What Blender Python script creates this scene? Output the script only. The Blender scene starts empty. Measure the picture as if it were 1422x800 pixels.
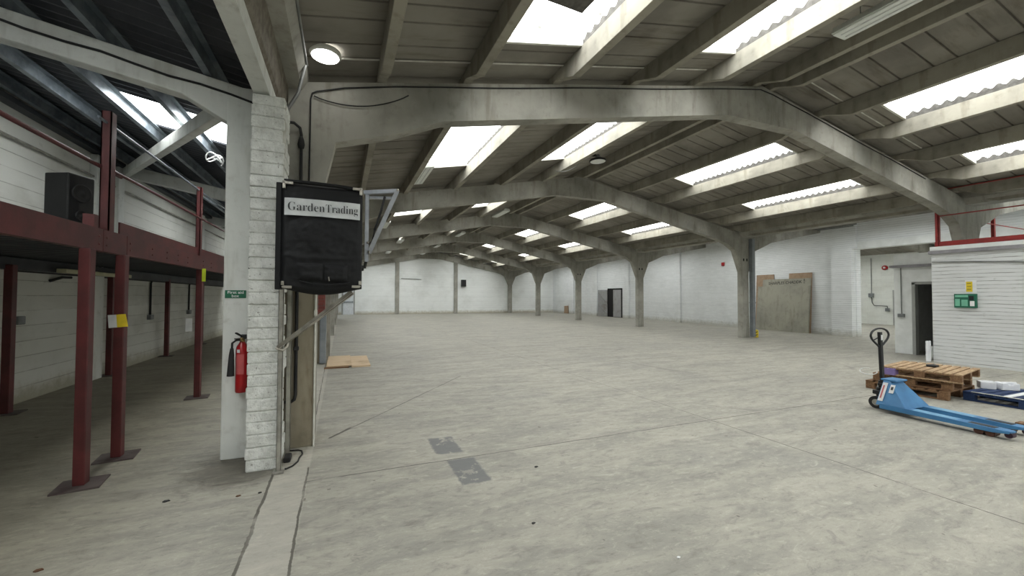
import bpy, math, random
from mathutils import Vector, Matrix, noise as mnoise
random.seed(11)
C = bpy.context.scene.collection
R = math.radians

# ------------------------------------------------------------------ materials
def srgb(r, g, b):
    f = lambda c: (c/255/12.92) if c/255 <= 0.04045 else ((c/255+0.055)/1.055)**2.4
    return (f(r), f(g), f(b), 1)

class NT:
    def __init__(s, name):
        s.m = bpy.data.materials.new(name); s.m.use_nodes = True
        s.t = s.m.node_tree; s.b = s.t.nodes['Principled BSDF']
        s.tc = s.t.nodes.new('ShaderNodeTexCoord'); s.obj = s.tc.outputs['Object']
    def n(s, typ, **kw):
        x = s.t.nodes.new(typ)
        for k, v in kw.items(): setattr(x, k, v)
        return x
    def L(s, a, b): s.t.links.new(a, b)
    def val(s, sock, v):
        if hasattr(v, 'is_output') or isinstance(v, bpy.types.NodeSocket): s.L(v, sock)
        else: sock.default_value = v
    def math(s, op, a, b=0.0, c=None, clamp=False):
        x = s.n('ShaderNodeMath', operation=op); x.use_clamp = clamp
        s.val(x.inputs[0], a); s.val(x.inputs[1], b)
        if c is not None: s.val(x.inputs[2], c)
        return x.outputs[0]
    def mapping(s, vec, scale=(1, 1, 1), loc=(0, 0, 0), rot=(0, 0, 0)):
        x = s.n('ShaderNodeMapping'); s.L(vec, x.inputs[0])
        x.inputs['Scale'].default_value = scale; x.inputs['Location'].default_value = loc; x.inputs['Rotation'].default_value = rot
        return x.outputs[0]
    def noise(s, scale, detail=4, rough=.55, vec=None, dist=0):
        x = s.n('ShaderNodeTexNoise'); s.L(vec or s.obj, x.inputs['Vector'])
        x.inputs['Scale'].default_value = scale; x.inputs['Detail'].default_value = detail
        x.inputs['Roughness'].default_value = rough; x.inputs['Distortion'].default_value = dist
        return x.outputs[0]
    def ramp(s, fac, stops):
        x = s.n('ShaderNodeValToRGB'); s.L(fac, x.inputs[0]); e = x.color_ramp.elements
        while len(e) < len(stops): e.new(.5)
        for i, (p, c) in enumerate(stops):
            e[i].position = p; e[i].color = c if len(c) == 4 else (*c, 1)
        return x.outputs[0]
    def step(s, fac, a, b):   # smooth 0..1 from a to b
        x = s.n('ShaderNodeMapRange', interpolation_type='SMOOTHSTEP'); s.val(x.inputs[0], fac)
        x.inputs[1].default_value = a; x.inputs[2].default_value = b
        return x.outputs[0]
    def mix(s, fac, a, b):
        x = s.n('ShaderNodeMix', data_type='RGBA'); s.val(x.inputs[0], fac)
        s.val(x.inputs[6], a); s.val(x.inputs[7], b); return x.outputs[2]
    def mul(s, fac, a, b):
        x = s.n('ShaderNodeMix', data_type='RGBA', blend_type='MULTIPLY'); s.val(x.inputs[0], fac)
        s.val(x.inputs[6], a); s.val(x.inputs[7], b); return x.outputs[2]
    def bump(s, h, strength=.3, dist=.01):
        x = s.n('ShaderNodeBump'); s.L(h, x.inputs['Height'])
        x.inputs['Strength'].default_value = strength; x.inputs['Distance'].default_value = dist
        s.L(x.outputs[0], s.b.inputs['Normal'])
    def col(s, c): s.val(s.b.inputs['Base Color'], c)
    def done(s, rough=.8, metal=0.0):
        s.b.inputs['Roughness'].default_value = rough; s.b.inputs['Metallic'].default_value = metal
        return s.m

def worn(name, c1, c2, scale=3, rough=.8, metal=0, bump=.2, bs=30, spec=None):
    """plain paint / metal / wood stuff with a soft two-tone variation and a fine bump"""
    t = NT(name)
    n1 = t.noise(scale, 5, .6)
    t.col(t.mix(t.step(n1, .35, .65), c1, c2))
    t.bump(t.noise(bs, 3), bump, .004)
    if spec is not None: t.b.inputs['Specular IOR Level'].default_value = spec
    return t.done(rough, metal)

def flat(name, c, rough=.6, metal=0):
    t = NT(name); t.col(t.mix(t.step(t.noise(9, 3), .4, .6), c, tuple(x*.9 for x in c[:3])+(1,)))
    return t.done(rough, metal)

def m_concrete(name, base, dark, stain):
    t = NT(name)
    big = t.noise(.9, 6, .6); fine = t.noise(7, 6, .65)
    streak = t.noise(2.2, 5, .6, t.mapping(t.obj, (3, 3, .5)))
    c = t.mix(t.step(big, .35, .68), base, dark)
    c = t.mul(t.math('MULTIPLY', t.step(streak, .5, .75), .55), c, stain)
    c = t.mul(t.math('MULTIPLY', t.step(fine, .52, .8), .35), c, srgb(150, 140, 125))
    t.col(c); t.bump(t.noise(26, 6, .7), .25, .006)
    return t.done(.92)

def m_brick(name, axis, c1, c2, mortar, bw=.225, bh=.075, ms=.007, bump=.7, dirt=srgb(196, 194, 186), vary=.5, low=None, dark_amt=.5, wob=.012, gap=.35):
    """painted brickwork; axis = the horizontal axis of the wall ('X' or 'Y')"""
    t = NT(name)
    sx = t.n('ShaderNodeSeparateXYZ'); t.L(t.obj, sx.inputs[0])
    cb = t.n('ShaderNodeCombineXYZ'); t.L(sx.outputs[axis], cb.inputs[0]); t.L(sx.outputs['Z'], cb.inputs[1])
    w = t.noise(2.2, 3, .5)
    add = t.n('ShaderNodeVectorMath', operation='ADD'); t.L(cb.outputs[0], add.inputs[0])
    sc = t.n('ShaderNodeVectorMath', operation='SCALE'); t.L(w, sc.inputs[0]); sc.inputs['Scale'].default_value = wob
    t.L(sc.outputs[0], add.inputs[1])
    br = t.n('ShaderNodeTexBrick'); t.L(add.outputs[0], br.inputs['Vector'])
    br.inputs['Color1'].default_value = c1; br.inputs['Color2'].default_value = c2; br.inputs['Mortar'].default_value = mortar
    br.inputs['Scale'].default_value = 1; br.inputs['Mortar Size'].default_value = ms; br.inputs['Mortar Smooth'].default_value = .35
    br.inputs['Bias'].default_value = 0; br.inputs['Brick Width'].default_value = bw; br.inputs['Row Height'].default_value = bh
    big = t.noise(.8, 6, .6); fine = t.noise(6, 5, .7)
    # mortar lines show only here and there under the paint
    show = t.step(t.noise(1.3, 4, .6, t.mapping(t.obj, (1.6, 1.6, 7))), gap, gap+.2)
    c = t.mix(show, t.mix(.25, c1, br.outputs['Color']), br.outputs['Color'])
    c = t.mul(t.math('MULTIPLY', t.step(big, .45, .75), vary), c, dirt)
    c = t.mul(t.math('MULTIPLY', t.step(fine, .6, .82), dark_amt), c, srgb(176, 172, 162))
    if low is not None:      # splashed dirt at the foot of the wall
        z = t.math('ADD', sx.outputs['Z'], t.math('MULTIPLY', fine, .5))
        c = t.mul(t.math('SUBTRACT', 1.0, t.step(z, .25, .6)), c, low)
    t.col(c)
    h = t.math('ADD', t.math('MULTIPLY', br.outputs['Fac'], -1.0), t.math('MULTIPLY', fine, .5))
    t.bump(h, bump, .008)
    return t.done(.75)

def m_floor():
    t = NT('worn concrete floor')
    st = t.mapping(t.obj, (.55, 2.4, 1))
    a = t.noise(.55, 6, .62); b = t.noise(1.5, 7, .68, st, .6); f = t.noise(5, 8, .75, t.mapping(t.obj, (.8, 1.7, 1), rot=(0, 0, .25)), .8)
    g = t.noise(38, 5, .75, t.mapping(t.obj, (.6, 1.4, 1)))
    c = t.mix(t.step(b, .34, .66), srgb(145, 143, 134), srgb(168, 165, 153))
    c = t.mix(t.math('MULTIPLY', t.step(a, .5, .72), .55), c, srgb(139, 138, 132))
    f2 = t.noise(12, 8, .8, t.mapping(t.obj, (.7, 1.6, 1), rot=(0, 0, -.2)), .5)
    c = t.mix(t.math('MULTIPLY', t.step(f2, .52, .68), .5), c, srgb(194, 190, 176))
    c = t.mix(t.math('MULTIPLY', t.step(f2, .48, .32), .55), c, srgb(110, 108, 101))
    c = t.mix(t.math('MULTIPLY', t.step(f, .55, .72), .6), c, srgb(192, 189, 175))
    c = t.mix(t.math('MULTIPLY', t.step(f, .5, .3), .55), c, srgb(114, 111, 106))
    c = t.mix(t.math('MULTIPLY', t.step(g, .56, .76), .5), c, srgb(104, 102, 96))
    sp = t.noise(9, 2, .5); c = t.mix(t.math('MULTIPLY', t.step(sp, .73, .76), .6), c, srgb(84, 78, 70))
    sx = t.n('ShaderNodeSeparateXYZ'); t.L(t.obj, sx.inputs[0]); X, Y = sx.outputs[0], sx.outputs[1]
    wob = t.math('MULTIPLY', t.math('SUBTRACT', t.noise(3.0, 5, .65), .5), .05)
    wob2 = t.math('MULTIPLY', t.math('SUBTRACT', t.noise(22, 3, .6), .5), .012)
    wb = t.math('ADD', wob, wob2)
    # paler strip between the two long joints
    s1 = t.math('MULTIPLY', t.step(X, -.57, -.55), t.step(X, -.25, -.27)); c = t.mix(t.math('MULTIPLY', s1, .35), c, srgb(196, 192, 180))
    # left bay is a little browner and darker
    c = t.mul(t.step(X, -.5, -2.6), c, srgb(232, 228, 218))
    # grime round the foot of the pillars
    gx = t.math('SUBTRACT', X, -.85); gy = t.math('SUBTRACT', Y, 4.25)
    gd = t.math('ADD', t.math('SQRT', t.math('ADD', t.math('MULTIPLY', gx, gx), t.math('MULTIPLY', gy, gy))), t.math('MULTIPLY', f, .5))
    c = t.mul(t.math('MULTIPLY', t.step(gd, .85, .5), .7), c, srgb(150, 145, 138))
    # grey floor-paint remains
    def band(v, a0, a1, soft=.015):
        return t.math('MULTIPLY', t.step(v, a0-soft, a0+soft), t.step(v, a1+soft, a1-soft))
    Xn = t.math('ADD', X, t.math('MULTIPLY', t.math('SUBTRACT', t.noise(14, 4, .7), .5), .07))
    Yn = t.math('ADD', Y, t.math('MULTIPLY', t.math('SUBTRACT', t.noise(11, 4, .7), .5), .07))
    p1 = t.math('MULTIPLY', band(Xn, .91, 1.18), band(Yn, 3.86, 4.32))
    p2 = t.math('MULTIPLY', band(Xn, .97, 1.24), band(Yn, 3.18, 3.70))
    pp = t.math('MAXIMUM', p1, p2)
    hole = t.step(t.noise(5.5, 5, .7, t.mapping(t.obj, loc=(3, 1, 0))), .38, .46)
    c = t.mix(t.math('MULTIPLY', t.math('MULTIPLY', pp, hole), .85), c, srgb(104, 106, 107))
    # tyre scuffs
    for (cx, cy, r, w0) in ((6.5, 5.2, 1.7, .05), (5.3, 6.6, 1.1, .04), (3.2, 9, 2.4, .08), (9.2, 7.4, 2.6, .08), (1.7, 5.6, .45, .05)):
        dx = t.math('SUBTRACT', X, cx); dy = t.math('SUBTRACT', Y, cy)
        d = t.math('SQRT', t.math('ADD', t.math('MULTIPLY', dx, dx), t.math('MULTIPLY', dy, dy)))
        ring = t.step(t.math('ABSOLUTE', t.math('SUBTRACT', d, r)), w0, w0*.2)
        ring = t.math('MULTIPLY', ring, t.step(t.noise(.9, 3, .5, t.mapping(t.obj, loc=(cx, cy, 0))), .5, .62))
        c = t.mix(t.math('MULTIPLY', ring, .35), c, srgb(112, 110, 104))
    # broad scuffed lines across the slab
    lines = None
    def seg(x1, y1, x2, y2, w, wobble=1.0):
        nonlocal lines
        L = math.hypot(x2-x1, y2-y1); ux, uy = (x2-x1)/L, (y2-y1)/L
        dx = t.math('SUBTRACT', X, x1); dy = t.math('SUBTRACT', Y, y1)
        along = t.math('ADD', t.math('MULTIPLY', dx, ux), t.math('MULTIPLY', dy, uy))
        perp = t.math('SUBTRACT', t.math('MULTIPLY', dx, uy), t.math('MULTIPLY', dy, ux))
        perp = t.math('ABSOLUTE', t.math('ADD', perp, t.math('MULTIPLY', wb, wobble)))
        m = t.math('MULTIPLY', t.step(perp, w, w*.45), t.math('MULTIPLY', t.step(along, -.02, .02), t.step(along, L+.02, L-.02)))
        lines = m if lines is None else t.math('MAXIMUM', lines, m)
    seg(-.28, 3.70, 16, 3.84, .009, .5)        # cross joint
    seg(4.5, 3.76, 4.62, -3, .009, .4)         # long joint near
    seg(4.5, 3.76, 4.2, 20, .007, .4)          # long joint, far part
    seg(-.56, -3, -.555, 4.0, .015, 1.1)        # kerb joints
    seg(-.25, -3, -.275, 4.0, .011, .9)
    seg(-.30, 4.6, -.33, 9.4, .008, .7)
    seg(-.05, 4.79, 2.24, 7.49, .011, .5)      # settlement crack
    seg(-.12, 4.72, .12, 5.02, .022, 1)
    seg(2.6, 7.95, 14.6, 8.1, .008, .8)
    seg(7.7, 3.87, 8.1, 3.0, .006, 1.5)
    sh = t.math('MULTIPLY', t.math('MULTIPLY', lines, .8), t.step(t.noise(2.3, 4, .6), .22, .5))
    c = t.mix(sh, c, srgb(62, 58, 52))
    t.col(c)
    h = t.math('SUBTRACT', t.math('MULTIPLY', t.noise(18, 6, .7), .5), lines)
    t.bump(h, .35, .008)
    t.b.inputs['Specular IOR Level'].default_value = .35
    return t.done(.62)

def m_soffit(name, c1, c2):
    t = NT(name)
    big = t.noise(.7, 6, .6); st = t.noise(1.8, 5, .65, t.mapping(t.obj, (.5, 3, 1)))
    c = t.mix(t.step(big, .35, .65), c1, c2)
    c = t.mul(t.math('MULTIPLY', t.step(st, .5, .72), .6), c, srgb(190, 180, 164))
    r = t.step(t.noise(.55, 3, .6, t.mapping(t.obj, loc=(7, 2, 0))), .68, .78)
    c = t.mul(t.math('MULTIPLY', r, .6), c, srgb(196, 160, 128))
    t.col(c); t.bump(t.noise(20, 4), .15, .004)
    return t.done(.9)

def m_skylight(name, strength):
    t = NT(name)
    t.col(srgb(235, 238, 235))
    spots = t.step(t.noise(9, 2, .45), .675, .70)
    grime = t.noise(2.0, 4, .6)
    e = t.mix(spots, t.mix(t.step(grime, .3, .7), (1, 1, 1, 1), (.9, .93, .92, 1)), (.05, .05, .04, 1))
    t.L(e, t.b.inputs['Emission Color']); t.b.inputs['Emission Strength'].default_value = strength
    return t.done(.5)

def m_emit(name, c, s):
    t = NT(name); t.col(c)
    n = t.step(t.noise(18, 2), .3, .7)
    t.L(t.mix(n, c, tuple(x*.8 for x in c[:3])+(1,)), t.b.inputs['Emission Color']); t.b.inputs['Emission Strength'].default_value = s
    return t.done(.4)

def m_wood(name, c1, c2, scale=6, vec=(1, 8, 8)):
    t = NT(name)
    g = t.noise(scale, 5, .6, t.mapping(t.obj, vec), .5)
    c = t.mix(t.step(g, .3, .7), c1, c2)
    c = t.mul(t.math('MULTIPLY', t.step(t.noise(1.7, 4), .5, .7), .5), c, srgb(190, 175, 155))
    t.col(c); t.bump(g, .3, .004)
    return t.done(.8)

M = {}
M['concrete'] = m_concrete('grey precast concrete', srgb(168, 166, 157), srgb(134, 133, 125), srgb(184, 178, 168))
M['concrete_pier'] = m_concrete('stained concrete pier', srgb(150, 142, 124), srgb(126, 118, 100), srgb(176, 150, 112))
M['purlin'] = m_concrete('concrete purlin', srgb(160, 156, 143), srgb(125, 122, 112), srgb(180, 174, 165))
M['white_conc'] = m_concrete('white painted concrete', srgb(222, 224, 219), srgb(206, 209, 204), srgb(205, 203, 196))
M['floor'] = m_floor()
M['soffit'] = m_soffit('fibre cement soffit', srgb(143, 139, 130), srgb(118, 114, 106))
M['steel_roof'] = worn('dark steel roof sheet', srgb(70, 72, 76), srgb(52, 55, 60), 2, .55, 0, .1)
M['galv'] = worn('galvanised steel', srgb(140, 149, 155), srgb(100, 109, 116), 4, .38, .4, .1)
M['sky'] = m_skylight('translucent rooflight sheet', 6.0)
M['sky_left'] = m_skylight('translucent rooflight sheet grey', 12.0)
M['filler'] = worn('dark grey profile filler', srgb(92, 90, 86), srgb(72, 70, 66), 14, .9)
M['trim_white'] = worn('white rooflight flashing', srgb(214, 214, 206), srgb(190, 188, 178), 5)
M['wall_right'] = m_brick('white painted brick', 'Y', srgb(240, 243, 244), srgb(234, 237, 238), srgb(206, 210, 210), 60, .085, .008, .8, srgb(226, 227, 225), .4, srgb(214, 211, 202), .35)
M['wall_far'] = m_brick('white painted brick far', 'X', srgb(240, 243, 242), srgb(234, 237, 236), srgb(218, 221, 219), 60, .11, .006, .5, srgb(222, 222, 219), .5, srgb(196, 188, 170), .35)
M['wall_office'] = m_brick('rough white painted brick', 'Y', srgb(214, 216, 216), srgb(204, 207, 207), srgb(150, 150, 148), 60, .088, .009, 1.0, srgb(218, 216, 213), .45, None, .6, .05, .44)
M['wall_left'] = m_brick('off-white painted blockwork', 'Y', srgb(212, 213, 206), srgb(204, 205, 198), srgb(168, 168, 160), 60, .225, .007, .5, srgb(210, 208, 200), .6, srgb(205, 200, 185))
M['plaster'] = worn('white painted plaster', srgb(234, 237, 236), srgb(220, 223, 221), 2.5, .7, 0, .2)
M['room_wall'] = m_brick('white painted block in side room', 'Y', srgb(222, 224, 218), srgb(214, 216, 210), srgb(196, 197, 190), .45, .225, .004, .3, srgb(220, 218, 210), .5)
M['office_in'] = worn('grey office lining', srgb(120, 118, 112), srgb(104, 102, 96), 2)
def m_pillar():
    t = NT('white painted rough brick')
    a = t.noise(7, 6, .7); b = t.noise(38, 3, .6); d = t.noise(14, 6, .75)
    c = t.mix(t.step(a, .38, .62), srgb(234, 236, 231), srgb(208, 210, 204))
    c = t.mix(t.math('MULTIPLY', t.step(b, .64, .72), .75), c, srgb(110, 106, 96))
    c = t.mix(t.math('MULTIPLY', t.step(d, .6, .74), .55), c, srgb(148, 144, 132))
    t.col(c); t.bump(t.math('ADD', t.math('MULTIPLY', b, -.6), d), .9, .02); return t.done(.85)
M['pillar'] = m_pillar()
M['red_brick'] = m_brick('red brick', 'X', srgb(120, 58, 50), srgb(96, 44, 40), srgb(96, 80, 72), .225, .075, .008, .8)
M['red_steel'] = worn('maroon painted steel', srgb(94, 41, 41), srgb(76, 34, 34), 5, .5, 0, .15)
M['plate'] = worn('worn brown base plate', srgb(92, 84, 80), srgb(74, 62, 60), 6, .6)
M['red_rail'] = worn('bright red oxide steel', srgb(150, 48, 46), srgb(126, 40, 40), 5, .5, 0, .15)
M['black_cloth'] = worn('black vinyl cover', srgb(15, 17, 19), srgb(10, 11, 13), 3, .55, 0, .25, 60, .3)
M['black'] = worn('black plastic', srgb(24, 25, 27), srgb(17, 18, 19), 4, .45, 0, .1)
M['rubber'] = worn('black rubber cable', srgb(34, 34, 34), srgb(24, 24, 24), 4, .7, 0, .1)
M['white'] = flat('white sheet', srgb(225, 227, 226), .6)
M['banner'] = worn('white vinyl banner', srgb(205, 208, 208), srgb(186, 190, 191), 7, .5, 0, .2, 12)
M['ink'] = flat('dark grey print', srgb(48, 52, 54), .6)
M['blackink'] = flat('black marker', srgb(22, 22, 22), .6)
M['green'] = flat('green sign', srgb(24, 104, 74), .4)
M['green_dk'] = flat('dark green case', srgb(30, 100, 78), .4)
M['green_lt'] = flat('pale green print', srgb(120, 188, 160), .4)
M['yellow'] = flat('yellow print', srgb(222, 196, 40), .5)
M['hiviz'] = flat('lime yellow tag', srgb(196, 214, 40), .5)
M['red'] = worn('red painted cylinder', srgb(176, 24, 30), srgb(150, 18, 24), 5, .3, 0, .05)
M['brass'] = flat('dull brass', srgb(150, 128, 84), .35, .8)
M['alu'] = worn('brushed aluminium', srgb(172, 176, 182), srgb(150, 154, 160), 6, .4, .6, .1)
M['steel'] = worn('bright steel tube', srgb(200, 196, 186), srgb(160, 156, 146), 6, .3, .85, .1)
M['gal_pole'] = worn('grey steel pole', srgb(168, 166, 156), srgb(134, 132, 124), 6, .5, .35, .15)
M['pipe_grey'] = worn('grey plastic drainpipe', srgb(132, 138, 142), srgb(114, 120, 125), 3, .5, 0, .1)
M['conduit'] = worn('grey conduit', srgb(140, 142, 140), srgb(116, 118, 116), 3, .5, .3, .1)
M['grey_box'] = worn('grey switch box', srgb(126, 130, 130), srgb(104, 108, 108), 6, .5, 0, .1)
M['cream'] = worn('cream painted steel tray', srgb(196, 194, 160), srgb(178, 176, 144), 6, .5)
M['acrylic'] = worn('frosted acrylic diffuser', srgb(232, 235, 231), srgb(222, 226, 221), 8, .3, 0, .05)
M['lamp'] = m_emit('lit bulkhead lens', (1, 1, .97, 1), 9)
M['jack_blue'] = worn('blue painted pallet truck', srgb(72, 130, 176), srgb(60, 114, 160), 4, .4, 0, .1)
M['jack_light'] = worn('worn pale blue paint', srgb(120, 170, 200), srgb(96, 146, 182), 9, .45, 0, .1)
M['poly'] = worn('brown polyurethane roller', srgb(92, 58, 44), srgb(70, 44, 36), 6, .5, 0, .1)
M['purple_poly'] = worn('dark purple roller', srgb(70, 44, 62), srgb(52, 34, 48), 6, .5, 0, .1)
M['wood'] = m_wood('weathered pallet timber', srgb(190, 164, 130), srgb(150, 122, 90))
M['wood_dk'] = m_wood('dark pallet timber', srgb(138, 106, 76), srgb(104, 76, 52))
M['pallet_blue'] = m_wood('navy painted timber', srgb(38, 62, 104), srgb(28, 46, 80))
M['ply'] = m_wood('pale plywood', srgb(214, 192, 160), srgb(200, 176, 144), 3)
M['hardboard'] = m_wood('tan hardboard', srgb(172, 148, 124), srgb(156, 132, 108), 2)
M['grey_board'] = m_concrete('grey weathered board', srgb(168, 166, 152), srgb(146, 145, 134), srgb(200, 198, 188))
M['door_grey'] = m_wood('grey painted boards', srgb(166, 166, 166), srgb(150, 150, 151), 3, (8, 8, 1))
M['door_white'] = flat('white painted door', srgb(222, 226, 230), .5)
M['frame_grey'] = flat('grey door frame', srgb(158, 160, 156), .6)
M['dark_gap'] = flat('painted gap shade', srgb(30, 29, 28), .9)  # shade of the door gap and bolt pockets put into the colour
M['foam'] = worn('white packing foam', srgb(232, 234, 236), srgb(220, 222, 226), 8, .8, 0, .15, 60)
M['blue_print'] = flat('blue print', srgb(40, 70, 130), .5)
M['purple'] = flat('lilac label', srgb(128, 112, 164), .6)
M['coping'] = worn('mauve grey coping edge', srgb(150, 148, 152), srgb(132, 130, 134), 4)
M['leaf'] = flat('dry brown leaf', srgb(92, 62, 40), .8)
M['sealant'] = worn('cracked mastic', srgb(128, 122, 110), srgb(104, 96, 84), 12)

# ------------------------------------------------------------------ mesh builder
class MB:
    def __init__(s): s.v = []; s.f = []; s.sm = []
    def add(s, vs, fs, smooth=False):
        o = len(s.v); s.v += [tuple(v) for v in vs]; s.f += [tuple(i+o for i in f) for f in fs]; s.sm += [smooth]*len(fs)
        return s
    def box(s, x0, x1, y0, y1, z0, z1, mat=None):
        vs = [Vector((x, y, z)) for z in (z0, z1) for y in (y0, y1) for x in (x0, x1)]
        if mat: vs = [mat @ v for v in vs]
        return s.add(vs, [(0, 2, 3, 1), (4, 5, 7, 6), (0, 1, 5, 4), (2, 6, 7, 3), (0, 4, 6, 2), (1, 3, 7, 5)])
    def cbox(s, x0, x1, y0, y1, z0, z1, b=.01, mat=None):
        """box with chamfered edges"""
        b = min(b, (x1-x0)*.45, (y1-y0)*.45, (z1-z0)*.45)
        import bmesh
        bm = bmesh.new(); bmesh.ops.create_cube(bm, size=1)
        for v in bm.verts: v.co = Vector(((x0+x1)/2+v.co.x*(x1-x0), (y0+y1)/2+v.co.y*(y1-y0), (z0+z1)/2+v.co.z*(z1-z0)))
        bmesh.ops.bevel(bm, geom=list(bm.edges), offset=b, segments=2, profile=.5, affect='EDGES')
        bm.verts.index_update()
        vs = [mat @ v.co if mat else v.co.copy() for v in bm.verts]
        s.add(vs, [tuple(v.index for v in f.verts) for f in bm.faces]); bm.free(); return s
    def prism(s, pts, a0, a1, axis='Y', mat=None):
        """closed outline pts (2D) extruded along axis from a0 to a1. axis Y: pts=(x,z); X: pts=(y,z); Z: pts=(x,y)"""
        def P(p, a):
            v = {'Y': (p[0], a, p[1]), 'X': (a, p[0], p[1]), 'Z': (p[0], p[1], a)}[axis]
            return mat @ Vector(v) if mat else Vector(v)
        n = len(pts); vs = [P(p, a0) for p in pts]+[P(p, a1) for p in pts]
        fs = [tuple(range(n)), tuple(range(2*n-1, n-1, -1))]+[(i, n+i, n+(i+1) % n, (i+1) % n) for i in range(n)]
        return s.add(vs, fs)
    def tube(s, pts, r, seg=10, closed=False):
        pts = [Vector(p) for p in pts]; n = len(pts); rings = []
        prev = None
        for i, p in enumerate(pts):
            if closed: d = (pts[(i+1) % n]-pts[i-1])
            else: d = (pts[min(i+1, n-1)]-pts[max(i-1, 0)])
            d.normalize()
            if prev is None:
                up = Vector((0, 0, 1)) if abs(d.z) < .9 else Vector((1, 0, 0))
                a = d.cross(up).normalized()
            else:
                a = (prev-d*prev.dot(d)).normalized()
            b = d.cross(a); prev = a
            rr = r[i] if isinstance(r, (list, tuple)) else r
            rings.append([p+a*rr*math.cos(2*math.pi*k/seg)+b*rr*math.sin(2*math.pi*k/seg) for k in range(seg)])
        vs = [v for ring in rings for v in ring]; fs = []
        m = n if closed else n-1
        for i in range(m):
            j = (i+1) % n
            for k in range(seg): fs.append((i*seg+k, i*seg+(k+1) % seg, j*seg+(k+1) % seg, j*seg+k))
        s.add(vs, fs, True)
        if not closed:
            s.add(rings[0], [tuple(range(seg))]); s.add(rings[-1], [tuple(range(seg-1, -1, -1))])
        return s
    def lathe(s, prof, seg=24, mat=None):
        """prof = [(r, z)...] about Z"""
        vs = []; n = len(prof)
        for r, z in prof:
            for k in range(seg):
                v = Vector((r*math.cos(2*math.pi*k/seg), r*math.sin(2*math.pi*k/seg), z)); vs.append(mat @ v if mat else v)
        fs = [(i*seg+k, i*seg+(k+1) % seg, (i+1)*seg+(k+1) % seg, (i+1)*seg+k) for i in range(n-1) for k in range(seg)]
        return s.add(vs, fs, True)
    def bar(s, p, q, w, h, up=(0, 0, 1)):
        """rectangular bar from p to q"""
        p, q = Vector(p), Vector(q); d = (q-p); L = d.length; d.normalize()
        up = Vector(up); a = d.cross(up)
        if a.length < 1e-4: a = d.cross(Vector((1, 0, 0)))
        a.normalize(); b = a.cross(d).normalized()
        mt = Matrix((( a.x, d.x, b.x, p.x), (a.y, d.y, b.y, p.y), (a.z, d.z, b.z, p.z), (0, 0, 0, 1)))
        return s.box(-w/2, w/2, 0, L, -h/2, h/2, mt)

ORG = {}
def link(o):
    C.objects.link(o); return o
def tag(o, label=None, cat=None, group=None, kind=None):
    if label: o['label'] = label
    if cat: o['category'] = cat
    if group: o['group'] = group
    if kind: o['kind'] = kind
    return o
def build(name, mb, mat, parent=None, origin=(0, 0, 0), bevel=0):
    """links mb as ONE mesh object; its vertices are given in world space (or, under a parent, in the space set by ORG)"""
    me = bpy.data.meshes.new(name)
    org = Vector(origin) if parent is None else ORG.get(parent.name, Vector((0, 0, 0)))
    me.from_pydata([tuple(Vector(v)-org) for v in mb.v], [], mb.f); me.materials.append(mat)
    for p, sm in zip(me.polygons, mb.sm): p.use_smooth = sm
    import bmesh
    bm = bmesh.new(); bm.from_mesh(me); bmesh.ops.recalc_face_normals(bm, faces=bm.faces); bm.to_mesh(me); bm.free()
    o = link(bpy.data.objects.new(name, me))
    if parent is None: o.location = org
    else: o.parent = parent
    ORG[o.name] = org
    if bevel:
        md = o.modifiers.new('bevel', 'BEVEL'); md.width = bevel; md.segments = 2; md.limit_method = 'ANGLE'
    return o
def thing(name, label, cat, loc=(0, 0, 0), group=None, rotz=0, local=False):
    o = link(bpy.data.objects.new(name, None)); o.location = loc; o.rotation_euler = (0, 0, rotz); o.empty_display_size = .2
    ORG[o.name] = Vector((0, 0, 0)) if local else Vector(loc)
    return tag(o, label, cat, group)
def solid(name, label, cat, mb, mat, origin, group=None, bevel=0):
    o = build(name, mb, mat, None, origin, bevel); return tag(o, label, cat, group)
def struct(name, mb, mat, parent=None, label=None):
    o = build(name, mb, mat, parent)
    if parent is None: o['kind'] = 'structure'
    if label: o['label'] = label
    return o
def copy_tree(o, parent=None):
    c = o.copy(); link(c)
    if parent: c.parent = parent; c.matrix_parent_inverse = o.matrix_parent_inverse
    for ch in list(o.children): copy_tree(ch, c)
    return c

def text_mb(body, width, height, org, u, v, n, depth=.002, squeeze=0.0, bold=0.0):
    """letters as mesh: org = lower-left corner, u/v = right/up, n = out of the surface"""
    cu = bpy.data.curves.new('t', 'FONT'); cu.body = body; cu.resolution_u = 3; cu.offset = bold
    o = bpy.data.objects.new('t', cu); link(o)
    dg = bpy.context.evaluated_depsgraph_get(); me = bpy.data.meshes.new_from_object(o.evaluated_get(dg))
    xs = [p.co.x for p in me.vertices]; ys = [p.co.y for p in me.vertices]
    x0, x1, y0, y1 = min(xs), max(xs), min(ys), max(ys)
    org, u, v, n = Vector(org), Vector(u), Vector(v), Vector(n)
    mb = MB()
    mb.add([org+u*((p.co.x-x0)/(x1-x0)*width)+v*((p.co.y-y0)/(y1-y0)*height)+n*depth for p in me.vertices], [tuple(p.vertices) for p in me.polygons])
    bpy.data.objects.remove(o); bpy.data.curves.remove(cu)
    return mb

# ------------------------------------------------------------------ the building
XL, XR, XC, XW = -.37, 14.93, 7.28, 19.68
S = XR-XC
ZR, SL = 5.516, .19
P = lambda x: ZR-SL*abs(x-XC)                 # top of the main rafters
XC2 = XR+S; X3 = XC2+S                         # second nave
P2 = lambda x: ZR-SL*abs(x-XC2)
FY = [4.99, 10.9, 16.66, 22.43, 28.19, 33.9]   # frame lines
YB, YF = -9.0, 34.0
NTH = ['nearest', 'second', 'third', 'fourth', 'fifth', 'farthest']
ORD = ['at the ridge', 'first below the ridge', 'second below the ridge', 'third below the ridge', 'fourth below the ridge', 'lowest, near the gutter']

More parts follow.
